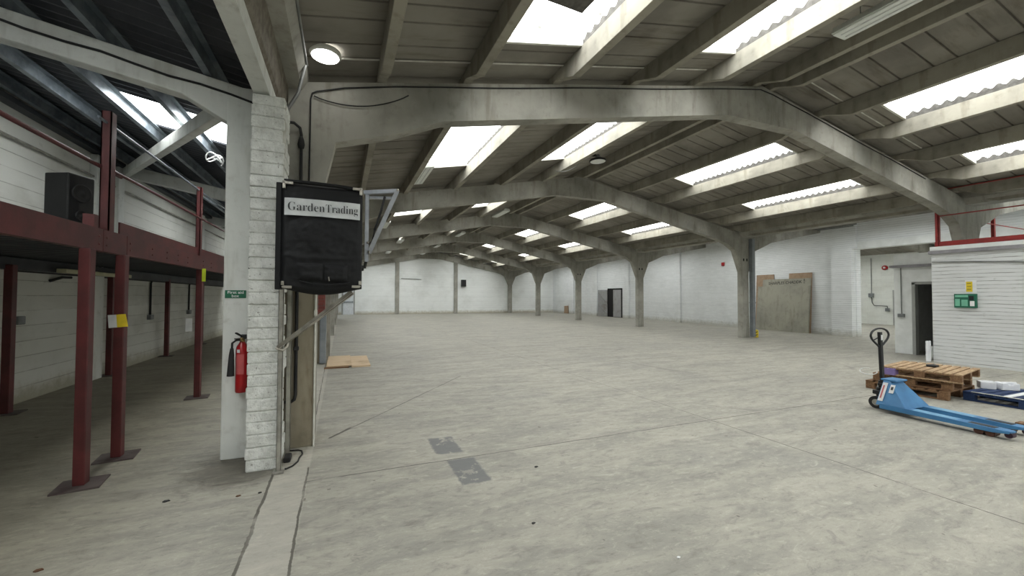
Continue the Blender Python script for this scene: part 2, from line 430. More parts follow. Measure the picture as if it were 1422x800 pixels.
# floor
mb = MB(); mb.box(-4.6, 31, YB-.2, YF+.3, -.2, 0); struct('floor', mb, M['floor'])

# --- fibre-cement soffits with recessed joints, holes left for the rooflights
def soffit(mb, xa, xb, ya, yb, zf, pitch=.33, g=.028, dp=.028):
    ys = [ya]; k = math.ceil(ya/pitch)
    prof = [(ya, 0)]
    while k*pitch < yb-.06:
        y = k*pitch + (.02 if k % 2 else -.05)
        if y > ya+.04 and y+g < yb-.02: prof += [(y, 0), (y+.006, dp), (y+g-.006, dp), (y+g, 0)]
        k += 1
    prof.append((yb, 0))
    vs = []; fs = []
    for y, d in prof: vs += [(xa, y, zf(xa)+d), (xb, y, zf(xb)+d)]
    for i in range(len(prof)-1): fs.append((2*i, 2*i+1, 2*i+3, 2*i+2))
    mb.add(vs, fs)
    # outer skin, a little above
    mb.add([(xa, ya, zf(xa)+.16), (xb, ya, zf(xb)+.16), (xb, yb, zf(xb)+.16), (xa, yb, zf(xa)+.16)], [(0, 1, 2, 3)])

OFF = [.22, 1.65, 3.0, 4.4, 5.75, 6.85]
SKY_ADDED = [(-8.6, -5.6), (-4.7, -.9)]  # unseen rooflights behind the camera, added to light the faces turned towards it
SKY = SKY_ADDED+[(1.20, 4.15), (6.10, 9.05), (12.05, 15.0), (17.85, 20.8), (23.6, 26.55), (29.4, 32.3)]
def nave_roof(name, xc, zf, ya, yb, skies, bands_l, bands_r, xmin, xmax):
    mb = MB()
    for side, bands in ((-1, bands_l), (1, bands_r)):
        cuts = sorted(set([0, 7.9]+[b for bd in bands for b in bd]))
        for a, b in zip(cuts[:-1], cuts[1:]):
            xa, xb = sorted((xc+side*a, xc+side*b))
            xa, xb = max(xa, xmin), min(xb, xmax)
            if xb-xa < .02: continue
            if (a, b) in bands:
                y = ya
                for s0, s1 in skies:
                    soffit(mb, xa, xb, y, s0, zf); y = s1
                soffit(mb, xa, xb, y, yb, zf)
            else: soffit(mb, xa, xb, ya, yb, zf)
    struct(name, mb, M['soffit'])
BD = [(1.69, 2.96), (4.44, 5.71)]
zs = lambda x: P(x)+.125
zs2 = lambda x: P2(x)+.125
nave_roof('ceiling', XC, zs, YB, YF+.2, SKY, BD, BD, -.85, XR)
nave_roof('ceiling_aisle', XC2, zs2, YB, YF+.2, SKY, [(4.44, 5.71)], [], XR, XW)
nave_roof('ceiling_side_room', XC2, zs2, YB, 17.0, SKY[:5], [(1.69, 2.96)], BD, XW, X3+.3)

# --- rooflights: corrugated translucent sheets with white flashings
win_n = [0]
def rooflight(xa, xb, y0, y1, zf, mat, pitch=.146, amp=.028, lift=.10, trim=True):
    win_n[0] += 1
    L = y1-y0; n = int(round(L/pitch))*8; vs = []; fs = []
    for i in range(n+1):
        y = y0-.02+(L+.04)*i/n; d = lift+amp*math.sin(2*math.pi*i/8)
        for x in (xa-.05, xb+.05): vs.append((x, y, zf(x)+d))
    for i in range(n): fs.append((2*i, 2*i+1, 2*i+3, 2*i+2))
    mb = MB(); mb.add(vs, fs, True)
    o = struct('window_%d' % win_n[0], mb, mat)
    if trim:
        t = MB()
        for y in (y0, y1):
            t.add([(xa, y, zf(xa)-.004), (xb, y, zf(xb)-.004), (xb, y, zf(xb)+.17), (xa, y, zf(xa)+.17)], [(0, 1, 2, 3)])
            yy = y-.035 if y == y0 else y+.035
            t.add([(xa, y, zf(xa)-.004), (xb, y, zf(xb)-.004), (xb, yy, zf(xb)-.004), (xa, yy, zf(xa)-.004)], [(0, 1, 2, 3)])
        for x, sx in ((xa, -1), (xb, 1)):
            t.box(min(x, x+sx*.03), max(x, x+sx*.03), y0-.1, y1+.1, zf(x)-.045, zf(x)-.012)
        build('flashing', t, M['trim_white'], o)
        cl = MB()
        for x in (xa+.004, xb-.004):
            vs = []; fs = []
            for i in range(n+1):
                y = y0+L*i/n; vs += [(x, y, zf(x)-.02), (x, y, zf(x)+lift-.002+amp*math.sin(2*math.pi*((y-y0+.02)/(L+.04)*n)/8))]
            for i in range(n): fs.append((2*i, 2*i+2, 2*i+3, 2*i+1))
            cl.add(vs, fs)
        build('profile_filler', cl, M['filler'], o)
    return o
for s0, s1 in SKY:
    for sd in (-1, 1):
        for a, b in BD:
            xa, xb = sorted((XC+sd*a, XC+sd*b)); rooflight(xa, xb, s0, s1, zs, M['sky'])
    rooflight(XC2-5.71, XC2-4.44, s0, s1, zs2, M['sky'])
for s0, s1 in SKY[:5]:
    rooflight(XC2-2.96, XC2-1.69, s0, s1, zs2, M['sky'])
    for a, b in BD: rooflight(XC2+a, XC2+b, s0, s1, zs2, M['sky'])

mb = MB(); mb.prism([(1.91, 3.47), (2.46, 3.62), (2.50, 3.1), (1.93, 3.0)], 0, .006, 'Z')
for i, v in enumerate(mb.v): mb.v[i] = (v[0], v[1], zs(v[0])+.02+v[2])
solid('roof_patch', 'grey patch panel lying across the nearest left rooflight', 'patch', mb, M['filler'], (2.2, 3.3, 4.7))
mb = MB(); mb.bar((-.3, 4.60, zs(-.3)-.008), (5.5, 4.60, zs(5.5)-.008), .018, .012); mb.bar((7.6, 4.47, zs(7.6)-.008), (11.6, 4.47, zs(11.6)-.008), .018, .012)
struct('trim_11', mb, M['trim_white'], label='thin pale cover strip across the nearest roof bay')
# --- precast portal frames
def rafter_poly(xc, zf, lo, hi, left_knee=None):
    pts = []
    half = [(.92, 4.83), (6.1, 3.83), (7.10, 3.436)]
    bot = []
    for o, z in reversed(half):
        x = xc-o
        if x >= lo: bot.append((x, z))
    for o, z in half:
        x = xc+o
        if x <= hi: bot.append((x, z))
    return bot
for k, y in enumerate(FY):
    y -= .03*(k == 5)
    fr = thing('portal_frame', '%s of the grey concrete arches across the hall%s' % (NTH[k], '' if k < 5 else ', against the end wall'), 'roof frame', (XR, y, 0), 'concrete portal frames across the hall')
    y0, y1 = y-.1, y+.1
    mb = MB()
    pts = [(XC-.92, 4.83), (XC+.92, 4.83), (XC+6.1, 3.83), (XC+6.7, 3.66), (XR-.55, 3.43), (XR-.55, P(XR-.55)), (XC, ZR), (-.09, P(-.09)), (-.09, 3.40), (.53, 3.58), (1.2, 3.86)]
    # split at the ridge so that both faces stay convex-ish
    mb.prism(pts[:0]+[(XC, 4.83), (XC+.92, 4.83), (XC+6.1, 3.83), (XC+6.7, 3.66), (XR-.55, 3.43), (XR-.55, P(XR-.55)), (XC, ZR)], y0, y1)
    mb.prism([(XC, 4.83), (XC, ZR), (-.09, P(-.09)), (-.09, 3.40), (.53, 3.58), (1.2, 3.86), (XC-.92, 4.83)], y0, y1)
    build('rafter', mb, M['concrete'], fr)
    mb = MB()
    mb.prism([(-.57, 0), (-.27, 0), (-.27, 2.60), (-.09, 3.40), (-.09, P(-.09)), (-.60, P(-.60)), (-.60, 3.40), (-.57, 2.60)], y0, y1)
    build('column', mb, M['concrete'], fr)
    mb = MB()
    mb.prism([(XR-.19, 0), (XR+.19, 0), (XR+.19, 2.59), (XR+.55, 3.43), (XR+.55, P(XR-.55)), (XR, P(XR)), (XR-.55, P(XR-.55)), (XR-.55, 3.43), (XR-.19, 2.59)], y0, y1)
    build('column', mb, M['concrete'], fr, bevel=.012)
    if k in (1, 2, 3):   # little bolt pockets at the column head, their shade given by dark blocks
        for dx in (-.09, .09):
            mb = MB(); mb.box(XR+dx-.035, XR+dx+.035, y0-.004, y0+.01, 3.02, 3.12)
            build('bolt_pocket', mb, M['dark_gap'], fr)
    # aisle rafter to the outer wall
    mb = MB()
    mb.prism([(XR+.55, 3.43), (XR+1.15, 3.66), (XR+1.55, 3.83), (XW-.02, 3.83+(XW-.02-XR-1.55)*.193), (XW-.02, P2(XW-.02)), (XR+.55, P2(XR+.55))], y0, y1)
    tag(build('aisle_rafter', mb, M['concrete'], None, (XR+.55, y, 3.43), .012), '%s concrete rafter from hall columns to the right wall' % NTH[k], 'rafter', 'aisle rafters')
    if k < 2:
        mb = MB()
        mb.prism([(XC2, 4.83), (XC2, ZR), (XW+.25, P2(XW+.25)), (XW+.25, 4.40), (XC2-.92, 4.83)], y0, y1)
        mb.prism([(XC2, 4.83), (XC2+.92, 4.83), (XC2+6.1, 3.83), (XC2+7.1, 3.43), (X3-.19, 2.59), (X3-.19, 0), (X3+.05, 0), (X3+.05, P2(X3)), (XC2, ZR)], y0, y1)
        tag(build('side_room_frame', mb, M['concrete'], None, (X3, y, 0), .012), '%s concrete frame in the side room beyond the opening' % NTH[k], 'roof frame')

# encased foot of the first hall column, by the brick pillar
mb = MB(); mb.prism([(-.575, 0), (-.268, 0), (-.268, 2.64), (-.575, 2.64)], 4.54, 4.885)
solid('concrete_pier', 'brown-stained concrete pier with grey pipe behind the white brick pillar', 'pier', mb, M['concrete_pier'], (-.42, 4.7, 0), bevel=.01)

# --- purlins
def purlin_mb(L, t0=True, w=.11):
    s = MB()
    if t0: pr = [(0, 0), (0, .12), (L, .12), (L, 0), (L-.2, 0), (L-.62, -.17), (.62, -.17), (.2, 0)]
    else: pr = [(0, -.17), (0, .12), (L, .12), (L, 0), (L-.2, 0), (L-.62, -.17)]
    s.prism([(y, z) for y, z in pr], -w/2, w/2, 'X'); return s
bays = [(-3.0, FY[0])]+[(FY[i], FY[i+1]) for i in range(5)]
protos = {}
def purlin(i, x, z, label, group):
    a, b = bays[i]; L = b-a; key = round(L, 2)
    if key not in protos:
        o = build('roof_purlin', purlin_mb(L-.004, i > 0), M['purlin'], None, (0, 0, 0), .006); protos[key] = o; first = True
    else: o = protos[key].copy(); link(o)
    o.location = (x, a+.002, z); tag(o, label, 'purlin', group)
for i in range(6):
    for sd, sn in ((-1, 'left'), (1, 'right')):
        offs = OFF if sd < 0 else OFF+[7.42]
        for j, of in enumerate(offs):
            x = XC+sd*of
            o_ = (['beside the ridge', 'first below the ridge', 'second below the ridge', 'third below the ridge', 'fourth below the ridge', 'fifth below the ridge', 'lowest beside the gutter'])[j]
            purlin(i, x, P(x)+.004, 'concrete purlin of the %s bay, %s slope, %s' % (NTH[i], sn, o_), 'concrete purlins under the hall roof')
    for j, of in enumerate((3.0, 4.4, 5.75, 6.85)):
        x = XC2-of
        purlin(i, x, P2(x)+.004, 'concrete purlin over the right aisle, %s bay, %s from the wall' % (NTH[i], ['nearest', 'second', 'third', 'fourth'][j]), 'purlins over the right aisle')
for i in range(2):
    for j, x in enumerate((XC2-1.65, XC2-.22, XC2+.22, XC2+1.65, XC2+3.0, XC2+4.4, XC2+5.75, XC2+6.85)):
        purlin(i, x, P2(x)+.004, 'concrete purlin in the side room, %s bay, number %s from the opening' % (NTH[i], ['one', 'two', 'three', 'four', 'five', 'six', 'seven', 'eight'][j]), 'purlins over the side room')

# --- valley gutters
mb = MB(); mb.prism([(-.60, 3.95), (-.46, 3.95), (-.40, 4.06), (-.40, 4.35), (-.62, 4.35), (-.62, 3.98)], YB, FY[5]-.12)
struct('trim_1', mb, M['concrete'], label='concrete valley gutter over the left columns')
mb = MB(); mb.prism([(XR-.24, 3.95), (XR+.24, 3.95), (XR+.34, 4.10), (XR+.34, 4.3), (XR-.34, 4.3), (XR-.34, 4.10)], YB, YF)
struct('trim_2', mb, M['concrete'], label='concrete valley gutter over the right columns')

# --- walls
def wall_yz(mb, x0, x1, y0, y1, z0, ztop): mb.prism([(y0, z0), (y1, z0), (y1, ztop), (y0, ztop)], x0, x1, 'X')
# right wall: solid beyond the opening, lintel over the opening
mb = MB()
zt = zs2(XW)+.12
mb.box(XW, XW+.25, 9.62, YF+.2, 0, zt); mb.box(XW, XW+.25, YB, 9.62, 3.72, zt)
struct('wall_right', mb, M['wall_right'])
mb = MB(); mb.box(XW-.05, XW+.35, YB, 9.7, 3.58, 3.86); struct('trim_3', mb, M['plaster'], label='white lintel beam over the wide opening')
mb = MB(); mb.box(XW-.30, XW+.002, 9.58, 10.28, 0, 3.6); mb.box(XW-.02, XW+.27, 9.55, 9.64, 0, 3.6)
mb.box(XW-.16, XW+.002, 9.5, 10.3, 3.6, 4.9)
struct('wall_right_pier', mb, M['wall_right'])
pil = [(18.35, 18.8), (22.95, 23.42), (26.75, 27.35), (30.2, 30.9)]
for i, (a, b) in enumerate(pil):
    mb = MB(); mb.box(XW-.11, XW+.01, a, b, 0, P2(XW)-.5)
    struct('wall_right_pilaster', mb, M['wall_right'])
# far wall with gable
mb = MB()
def gable(mb, y0, y1, xa, xb, zf, xc):
    pts = [(xa, 0), (xb, 0), (xb, zf(xb)+.15)]
    if xa < xc < xb: pts.append((xc, zf(xc)+.15))
    pts.append((xa, zf(xa)+.15)); mb.prism(pts, y0, y1)
gable(mb, YF, YF+.2, -.37, XR, zs, XC); gable(mb, YF, YF+.2, XR, XW+.2, zs2, XC2)
struct('wall_far', mb, M['wall_far'])
mb = MB(); gable(mb, YB-.2, YB, -.37, XR, zs, XC); gable(mb, YB-.2, YB, XR, X3+.3, zs2, XC2)
mb.prism([(-4.5, 0), (-.37, 0), (-.37, 4.3), (-4.5, 4.7)], YB-.2, YB)
struct('wall_back', mb, M['wall_far'])
mb = MB(); mb.box(-4.65, -4.4, YB-.2, YF+.2, 0, 4.75); struct('wall_left', mb, M['wall_left'])
mb = MB(); mb.prism([(-4.5, 0), (-.37, 0), (-.37, 4.3), (-4.5, 4.7)], 27.9, 28.05); struct('wall_left_end', mb, M['wall_far'])
# side room
mb = MB(); mb.box(X3, X3+.25, YB, 17.2, 0, 4.6); struct('wall_side_room', mb, M['room_wall'])
mb = MB(); gable(mb, 16.9, 17.1, XW+.25, X3, zs2, XC2); struct('wall_side_room_end', mb, M['wall_far'])

# end-wall posts
for x, l in ((4.42, 'left'), (9.62, 'right')):
    mb = MB(); mb.box(x-.17, x+.17, YF-.12, YF+.005, 0, P(x)-.5)
    solid('wall_post', 'grey concrete post on the end wall, %s' % ('between the fire door and the middle panel' if l == 'left' else 'beside the small black loudspeaker'), 'post', mb, M['concrete'], (x, YF-.06, 0), 'posts on the end wall', .01)
mb = MB()
for i in range(16):
    z = .1+i*.225; mb.cbox(XR-.55-.14*(i % 2), XR-.2, YF-.05, YF+.01, z, z+.16, .015)
struct('wall_far_toothing', mb, M['wall_far'])

# ------------------------------------------------------------------ office block on the right
OX, OY = 13.9, 5.22
mb = MB(); mb.box(OX, OX+.2, YB, OY, 0, 2.70); mb.box(OX+.2, 15.12, OY-.2, OY-.02, 0, 2.70)
struct('wall_office', mb, M['wall_office'])
mb = MB(); mb.box(OX-.05, 19.6, YB, OY+.04, 2.70, 2.78); struct('trim_4', mb, M['coping'], label='mauve grey edge of the office deck')
mb = MB(); mb.box(OX-.02, 19.62, YB, OY+.02, 2.78, 2.88); struct('trim_5', mb, M['plaster'], label='white fascia of the office deck')
mb = MB()
mb.box(15.12, 15.24, OY-.02, 5.30, 0, 2.68); mb.box(15.12, 15.24, 6.07, 6.46, 0, 2.68); mb.box(15.12, 15.24, 5.30, 6.07, 2.0, 2.68)
mb.box(15.12, 15.24, OY+.04, 6.46, 2.68, 2.86); mb.box(15.24, 19.6, 6.36, 6.46, 0, 2.86)
struct('wall_office_partition', mb, M['plaster'])
mb = MB(); mb.box(15.24, 19.6, OY+.04, 6.36, 2.68, 2.8); struct('ceiling_office', mb, M['office_in'])
mb = MB(); mb.box(16.9, 17.0, YB, 6.35, 0, 2.68); struct('wall_office_inner', mb, M['office_in'])
mb = MB(); mb.box(15.02, 15.13, OY+.04, 6.52, 2.47, 2.54); struct('trim_6', mb, M['coping'], label='grey ledge above the office door')
dr = MB(); dr.box(15.10, 15.26, 6.01, 6.08, 0, 2.03); dr.box(15.10, 15.26, 5.30, 6.08, 1.98, 2.05); dr.box(15.10, 15.26, 5.29, 5.34, 0, 2.03)
struct('door_1', dr, M['frame_grey'], label='open office doorway frame')

# ledge wire along the office wall
def sag(p, q, n=14, d=.05, wob=0):
    p, q = Vector(p), Vector(q)
    return [p.lerp(q, i/n)+Vector((0, 0, -d*4*(i/n)*(1-i/n)+wob*math.sin(i*2.1))) for i in range(n+1)]
mb = MB(); mb.tube([(OX-.02, 5.2, 2.50), (OX-.02, 4.6, 2.47), (OX-.02, 4.0, 2.42), (OX-.02, 3.4, 2.35), (OX-.02, 2.6, 2.28)], .013, 8)
solid('wall_cable', 'thin grey cable running along the rough white office wall', 'cable', mb, M['conduit'], (OX-.02, 4, 2.42))

# railing over the office
rl = thing('safety_railing', 'red steel railing round the deck above the white brick office', 'railing', (OX+.06, 5.1, 2.88))
def post_mb(x, y, z0, z1):
    s = MB(); s.box(x-.045, x+.045, y-.03, y-.02, z0, z1); s.box(x-.045, x-.035, y-.03, y+.03, z0, z1); s.box(x+.035, x+.045, y-.03, y+.03, z0, z1); return s
build('post', post_mb(OX+.06, 5.12, 2.88, 4.34), M['red_rail'], rl)
build('post', post_mb(16.95, 5.14, 2.88, 4.34), M['red_rail'], rl)
build('post', post_mb(OX+.06, 2.2, 2.88, 4.34), M['red_rail'], rl)
mb = MB(); mb.box(OX+.02, OX+.04, YB, 5.16, 2.88, 3.0); mb.box(OX+.02, OX+.10, YB, 5.16, 2.88, 2.89); build('toe_board', mb, M['red_rail'], rl)
for z in (4.30, 3.65):
    mb = MB(); mb.tube([(OX+.09, YB, z), (OX+.09, 5.10, z)], .014, 8); build('rail', mb, M['red_rail'], rl)
    mb = MB(); mb.tube([(OX+.09, 5.08, z), (19.5, 5.16, z)], .014, 8); build('rail', mb, M['red_rail'], rl)

# notices on the office wall
def facing_neg_x(x, y0, y1, z0, z1, t=.02):   # y0 > y1 : left edge (further) to right edge as seen
    s = MB(); s.cbox(x-t, x, min(y0, y1), max(y0, y1), z0, z1, .004); return s
U, V_, N_ = Vector((0, -1, 0)), Vector((0, 0, 1)), Vector((-1, 0, 0))
gb = thing('first_aid_station', 'green wall case with pale labels below the yellow notice', 'first aid case', (OX-.02, 4.65, 1.53))
build('case', facing_neg_x(OX, 4.83, 4.47, 1.37, 1.70, .05), M['green_dk'], gb)
def plate(parent, name, y, z, w, h, mat, x=OX-.052, t=.003):
    s = MB(); s.box(x-t, x, y-w, y, z, z+h); return build(name, s, mat, parent)
plate(gb, 'label_panel', 4.81, 1.62, .205, .05, M['green_lt']); plate(gb, 'label_panel', 4.81, 1.41, .075, .17, M['green_lt'])
plate(gb, 'label_panel', 4.71, 1.41, .10, .15, M['green_lt']); plate(gb, 'window_panel', 4.59, 1.55, .075, .10, M['black'])
plate(gb, 'notice_card', 4.575, 1.41, .07, .12, M['white'])
yn = thing('wall_notice', 'small yellow printed notice on white paper above the green case', 'notice', (OX, 4.57, 1.9))
plate(yn, 'paper', 4.66, 1.72, .18, .30, M['white'], OX-.002); plate(yn, 'print', 4.645, 1.75, .10, .24, M['yellow'], OX-.006)
mb = MB()
for z in (1.80, 1.87, 1.94): mb.box(OX-.012, OX-.0095, 4.565, 4.63, z, z+.012)
build('lettering', mb, M['ink'], yn)
# switch and conduit by the door
sw = thing('light_switch_box', 'grey double switch box with conduit left of the office door', 'switch', (15.1, 6.29, 1.1))
mb = MB(); mb.cbox(15.05, 15.12, 6.23, 6.37, 1.04, 1.14, .01); build('switch_box', mb, M['grey_box'], sw)
mb = MB(); mb.tube([(15.10, 6.30, 1.14), (15.10, 6.30, 2.46)], .012, 8); build('conduit', mb, M['conduit'], sw)
# side-room electrics
jb = thing('junction_box', 'grey electrical box with bent conduit on the side room wall', 'switch box', (30.2, 13.9, 1.75))
mb = MB(); mb.cbox(30.08, 30.2, 13.82, 14.05, 1.62, 1.86, .01); build('box', mb, M['grey_box'], jb)
mb = MB(); mb.tube([(30.16, 13.92, 1.62), (30.16, 13.90, 1.3), (30.16, 13.8, 1.12), (30.16, 13.2, 1.10), (30.16, 13.18, .95)], .02, 8); build('conduit', mb, M['rubber'], jb)
mb = MB(); mb.cbox(30.1, 30.2, 13.10, 13.28, .80, .98, .01); build('outlet_box', mb, M['grey_box'], jb)
mb = MB(); mb.tube([(30.18, 13.93, 1.86), (30.18, 13.93, 4.0)], .02, 8); build('riser_conduit', mb, M['conduit'], jb)
rb = thing('fire_alarm_bell', 'small red round bell high on the side room wall', 'alarm bell', (30.2, 13.29, 3.38))
rot = Matrix.Translation((30.2, 13.29, 3.38)) @ Matrix.Rotation(-math.pi/2, 4, 'Y')
mb = MB(); mb.lathe([(.001, .1), (.10, .09), (.14, .05), (.14, 0)], 20, rot); build('gong', mb, M['red'], rb)
mb = MB(); mb.lathe([(.001, .12), (.05, .118), (.06, .095)], 16, rot); build('centre_cap', mb, M['white'], rb)
mb = MB(); mb.box(30.15, 30.24, 12.55, 12.95, 0, 2.05); struct('door_2', mb, M['frame_grey'], label='grey door in the side room')
ab = solid('alarm_call_point', 'small dark red call point high on the right brick wall', 'call point', MB().cbox(XW-.08, XW, 15.40, 15.55, 3.30, 3.50, .01), M['red'], (XW, 15.5, 3.4))

# long batten over the wall
lf = thing('fluorescent_batten', 'long dark strip light on the right wall, high above the leaning boards', 'strip light', (XW-.35, 10, 4.5))
mb = MB(); mb.cbox(XW-.52, XW-.44, 9.3, 10.72, 4.52, 4.60, .01); build('housing', mb, M['conduit'], lf)
mb = MB(); mb.tube([(XW-.48, 9.4, 4.49), (XW-.48, 10.65, 4.49)], .019, 10); build('tube', mb, M['grey_box'], lf)
mb = MB()
for y in (9.5, 10.6): mb.tube([(XW-.48, y, 4.6), (XW-.48, y, 4.9)], .01, 6)
mb.tube([(XW-.48, 9.5, 4.9), (XW-.48, 10.6, 4.9)], .01, 6)
build('bracket', mb, M['conduit'], lf)

# ------------------------------------------------------------------ leaning boards
def lean(name, label, y0, y1, z1, xb, off, mat, t=.018, pts=None):
    """board leaning on the right wall; xb = foot distance from wall"""
    s = MB()
    a = math.atan2(xb-off, z1); mt = Matrix.Translation((XW-xb, 0, 0)) @ Matrix.Rotation(a, 4, 'Y')
    L = math.hypot(xb-off, z1)
    s.prism(pts if pts else [(y0, 0), (y1, 0), (y1, L), (y0, L)], -t, 0, 'X', mt)
    o = solid(name, label, 'board', s, mat, (XW-xb, (y0+y1)/2, 0), 'boards leaning on the right wall'); return mt
lean('hardboard_sheet', 'tan board leaning behind the left edge of the big grey boards', 12.78, 13.62, 2.70, .16, .02, M['hardboard'])
lean('plywood_sheet', 'brown board showing above the right top corner of grey boards', 11.12, 12.08, 2.71, .20, .045, M['hardboard'])
mtb = lean('grey_board', 'large grey board with black handwriting along its top edge', 11.14, 13.26, 2.46, .30, .085, M['grey_board'])
tx = text_mb('SHARPLES CHADDK', 1.48, .135, (0, 0, 0), (1, 0, 0), (0, 1, 0), (0, 0, 1), 0, bold=.012)
def on_board(mb_, mt, y_left, z0, off, tilt=0.0, slant=.0):
    o = MB()
    o.add([mt @ Vector((-.018-off, y_left-v[0], z0+v[1]+tilt*v[0])) for v in mb_.v], mb_.f); return o
gbrd = [o for o in bpy.data.objects if o.name.startswith('grey_board')][0]
build('handwriting', on_board(tx, mtb, 12.98, 2.20, .002, .035), M['blackink'], gbrd)
tx2 = text_mb('!', .035, .21, (0, 0, 0), (1, 0, 0), (0, 1, 0), (0, 0, 1), 0, bold=.01)
build('handwriting', on_board(tx2, mtb, 11.43, 2.24, .002), M['blackink'], gbrd)
lean('grey_sheet', 'front grey board without writing, lowest of the leaning boards', 11.14, 13.46, 2.12, .36, .15, M['grey_board'])
solid('wood_offcut', 'small brown board leaning low on the far right wall', 'board', MB().prism([(31.0, 0), (31.75, 0), (31.7, .68), (31.05, .72)], XW-.12, XW-.09, 'X'), M['hardboard'], (XW-.1, 31.4, 0))

# right wall double door
d3 = MB(); d3.box(XW-.04, XW+.01, 23.75, 25.45, 2.13, 2.22); d3.box(XW-.04, XW+.01, 23.75, 23.83, 0, 2.15); d3.box(XW-.04, XW+.01, 25.37, 25.45, 0, 2.15)
d3.box(XW-.012, XW-.002, 23.8, 25.4, 0, 2.15)  # dark sheet on the solid wall paints the shade of the gap
d3o = struct('door_3', d3, M['dark_gap'], label='dark frame and panel standing for the shaded gap between grey door leaves')
mb = MB(); mb.box(XW-.07, XW-.03, 23.83, 24.72, .03, 2.10); l1 = build('door_leaf', mb, M['door_grey'], d3o)
mb = MB()
mt = Matrix.Translation((XW-.05, 25.42, 0)) @ Matrix.Rotation(R(14), 4, 'Z')
mb.box(-.05, 0, 0, .92, .03, 2.10, mt); l2 = build('door_leaf', mb, M['door_grey'], d3o)
mb = MB()
for z in (.2, 1.05, 1.92): mb.box(-.075, -.05, .02, .90, z-.06, z+.06, mt)
mb.bar(mt @ Vector((-.065, .1, .25)), mt @ Vector((-.065, .84, .98)), .02, .09, (1, 0, 0)); mb.bar(mt @ Vector((-.065, .1, 1.12)), mt @ Vector((-.065, .84, 1.85)), .02, .09, (1, 0, 0))
build('brace', mb, M['frame_grey'], l2)

# end-wall fire door
mb = MB(); mb.box(-.02, .10, YF-.05, YF+.01, 0, 2.12); mb.box(.90, 1.0, YF-.05, YF+.01, 0, 2.12); mb.box(-.02, 1.0, YF-.05, YF+.01, 2.06, 2.16)
d4 = struct('door_4', mb, M['frame_grey'], label='white fire exit door in the end wall')
mb = MB(); mb.box(.10, .90, YF-.04, YF+.005, 0, 2.06); dl = build('door_leaf', mb, M['door_white'], d4)
mb = MB(); mb.cbox(.16, .84, YF-.14, YF-.08, 1.0, 1.07, .01); mb.box(.14, .2, YF-.14, YF-.035, .96, 1.1); mb.box(.8, .86, YF-.14, YF-.035, .96, 1.1)
build('push_bar', mb, M['galv'], dl)
mb = MB(); mb.box(.38, .66, YF-.046, YF-.04, 1.62, 1.72); build('sign', mb, M['blue_print'], dl)

# loudspeaker on end wall
def loudspeaker(label, cx, cy, cz, w, d, h, rz, mat):
    t = thing('loudspeaker', label, 'loudspeaker', (cx, cy, cz), None, rz, True)
    m = MB(); m.cbox(-w/2, w/2, -d, 0, 0, h, .012); build('cabinet', m, mat, t)
    for r, z in ((w*.33, h*.66), (w*.2, h*.24)):
        mt = Matrix.Translation((0, -d, z)) @ Matrix.Rotation(math.pi/2, 4, 'X')
        m = MB(); m.lathe([(r*1.12, 0), (r*1.1, .012), (r, .014), (r*.9, .006), (r*.45, -.0), (r*.3, .008), (.001, .012)], 24, mt); build('driver', m, M['rubber'], t)
    return t
t = loudspeaker('small black loudspeaker on the white end wall', 10.32, YF-.02, 2.42, .42, .3, .62, 0, M['black'])
solid('cable_tray', 'thin grey rod fixed across the end wall beside the left post', 'cable tray', MB().tube([(4.75, YF-.06, 3.06), (6.5, YF-.06, 3.0)], .025, 6), M['conduit'], (5.6, YF-.06, 3.03))

# column 2 drainpipe and striped guard
dp = thing('drainpipe', 'grey square drainpipe on the right of the nearest free-standing column', 'drainpipe', (XR+.28, FY[1]-.17, 0))
mb = MB(); mb.cbox(XR+.20, XR+.35, FY[1]-.25, FY[1]-.105, .03, 3.9, .01); build('pipe', mb, M['pipe_grey'], dp)
mb = MB(); mb.cbox(XR+.19, XR+.36, FY[1]-.26, FY[1]-.1, 1.35, 1.41, .01); build('collar', mb, M['pipe_grey'], dp)
hg = thing('post_guard', 'small yellow and black striped guard at the foot of column', 'post guard', (XR+.5, FY[1]-.15, 0))
mb = MB(); mb.lathe([(.001, .30), (.06, .30), (.085, .26), (.085, 0)], 18, Matrix.Translation((XR+.50, FY[1]-.15, 0))); build('guard', mb, M['yellow'], hg)
mb = MB()
for k in range(2):
    z = .06+.11*k
    pts = [Vector((XR+.50+.088*math.cos(a), FY[1]-.15+.088*math.sin(a), z+.06*(a-math.pi)/1.2)) for a in [math.pi-.1+i*.12 for i in range(12)]]
    mb.tube(pts, .014, 6)
build('stripe', mb, M['blackink'], hg)
for k, nm in ((3, 'third free-standing column'), (4, 'fourth free-standing column')):
    pass

# ------------------------------------------------------------------ left side: pillar, white column, aisle roof
wc = MB(); wc.box(-1.08, -.795, 4.44, 4.74, 0, 3.66)
solid('white_column', 'smooth white column carrying the green sign and fire extinguisher', 'column', wc, M['white_conc'], (-.95, 4.6, 0), None, .012)
# brick pillar in rough courses
mb = MB(); random.seed(5); z = 0.0; n = 0
while z < 3.44:
    h = .108+random.uniform(-.006, .006); h = min(h, 3.45-z)
    j = lambda a=.005: random.uniform(-a, a)
    x1 = -.53+j(.012)
    xs = [(-.795+j(), x1)]
    for a, b in xs: mb.cbox(a, b, 4.05+j(), 4.43, z+.003, z+h-.003, .010)
    z += h; n += 1
mb.box(-.785, -.545, 4.064, 4.43, 0, 3.44)
solid('brick_pillar', 'white-painted rough brick pillar behind the black TV cover', 'pillar', mb, M['pillar'], (-.66, 4.2, 0), None, 0)
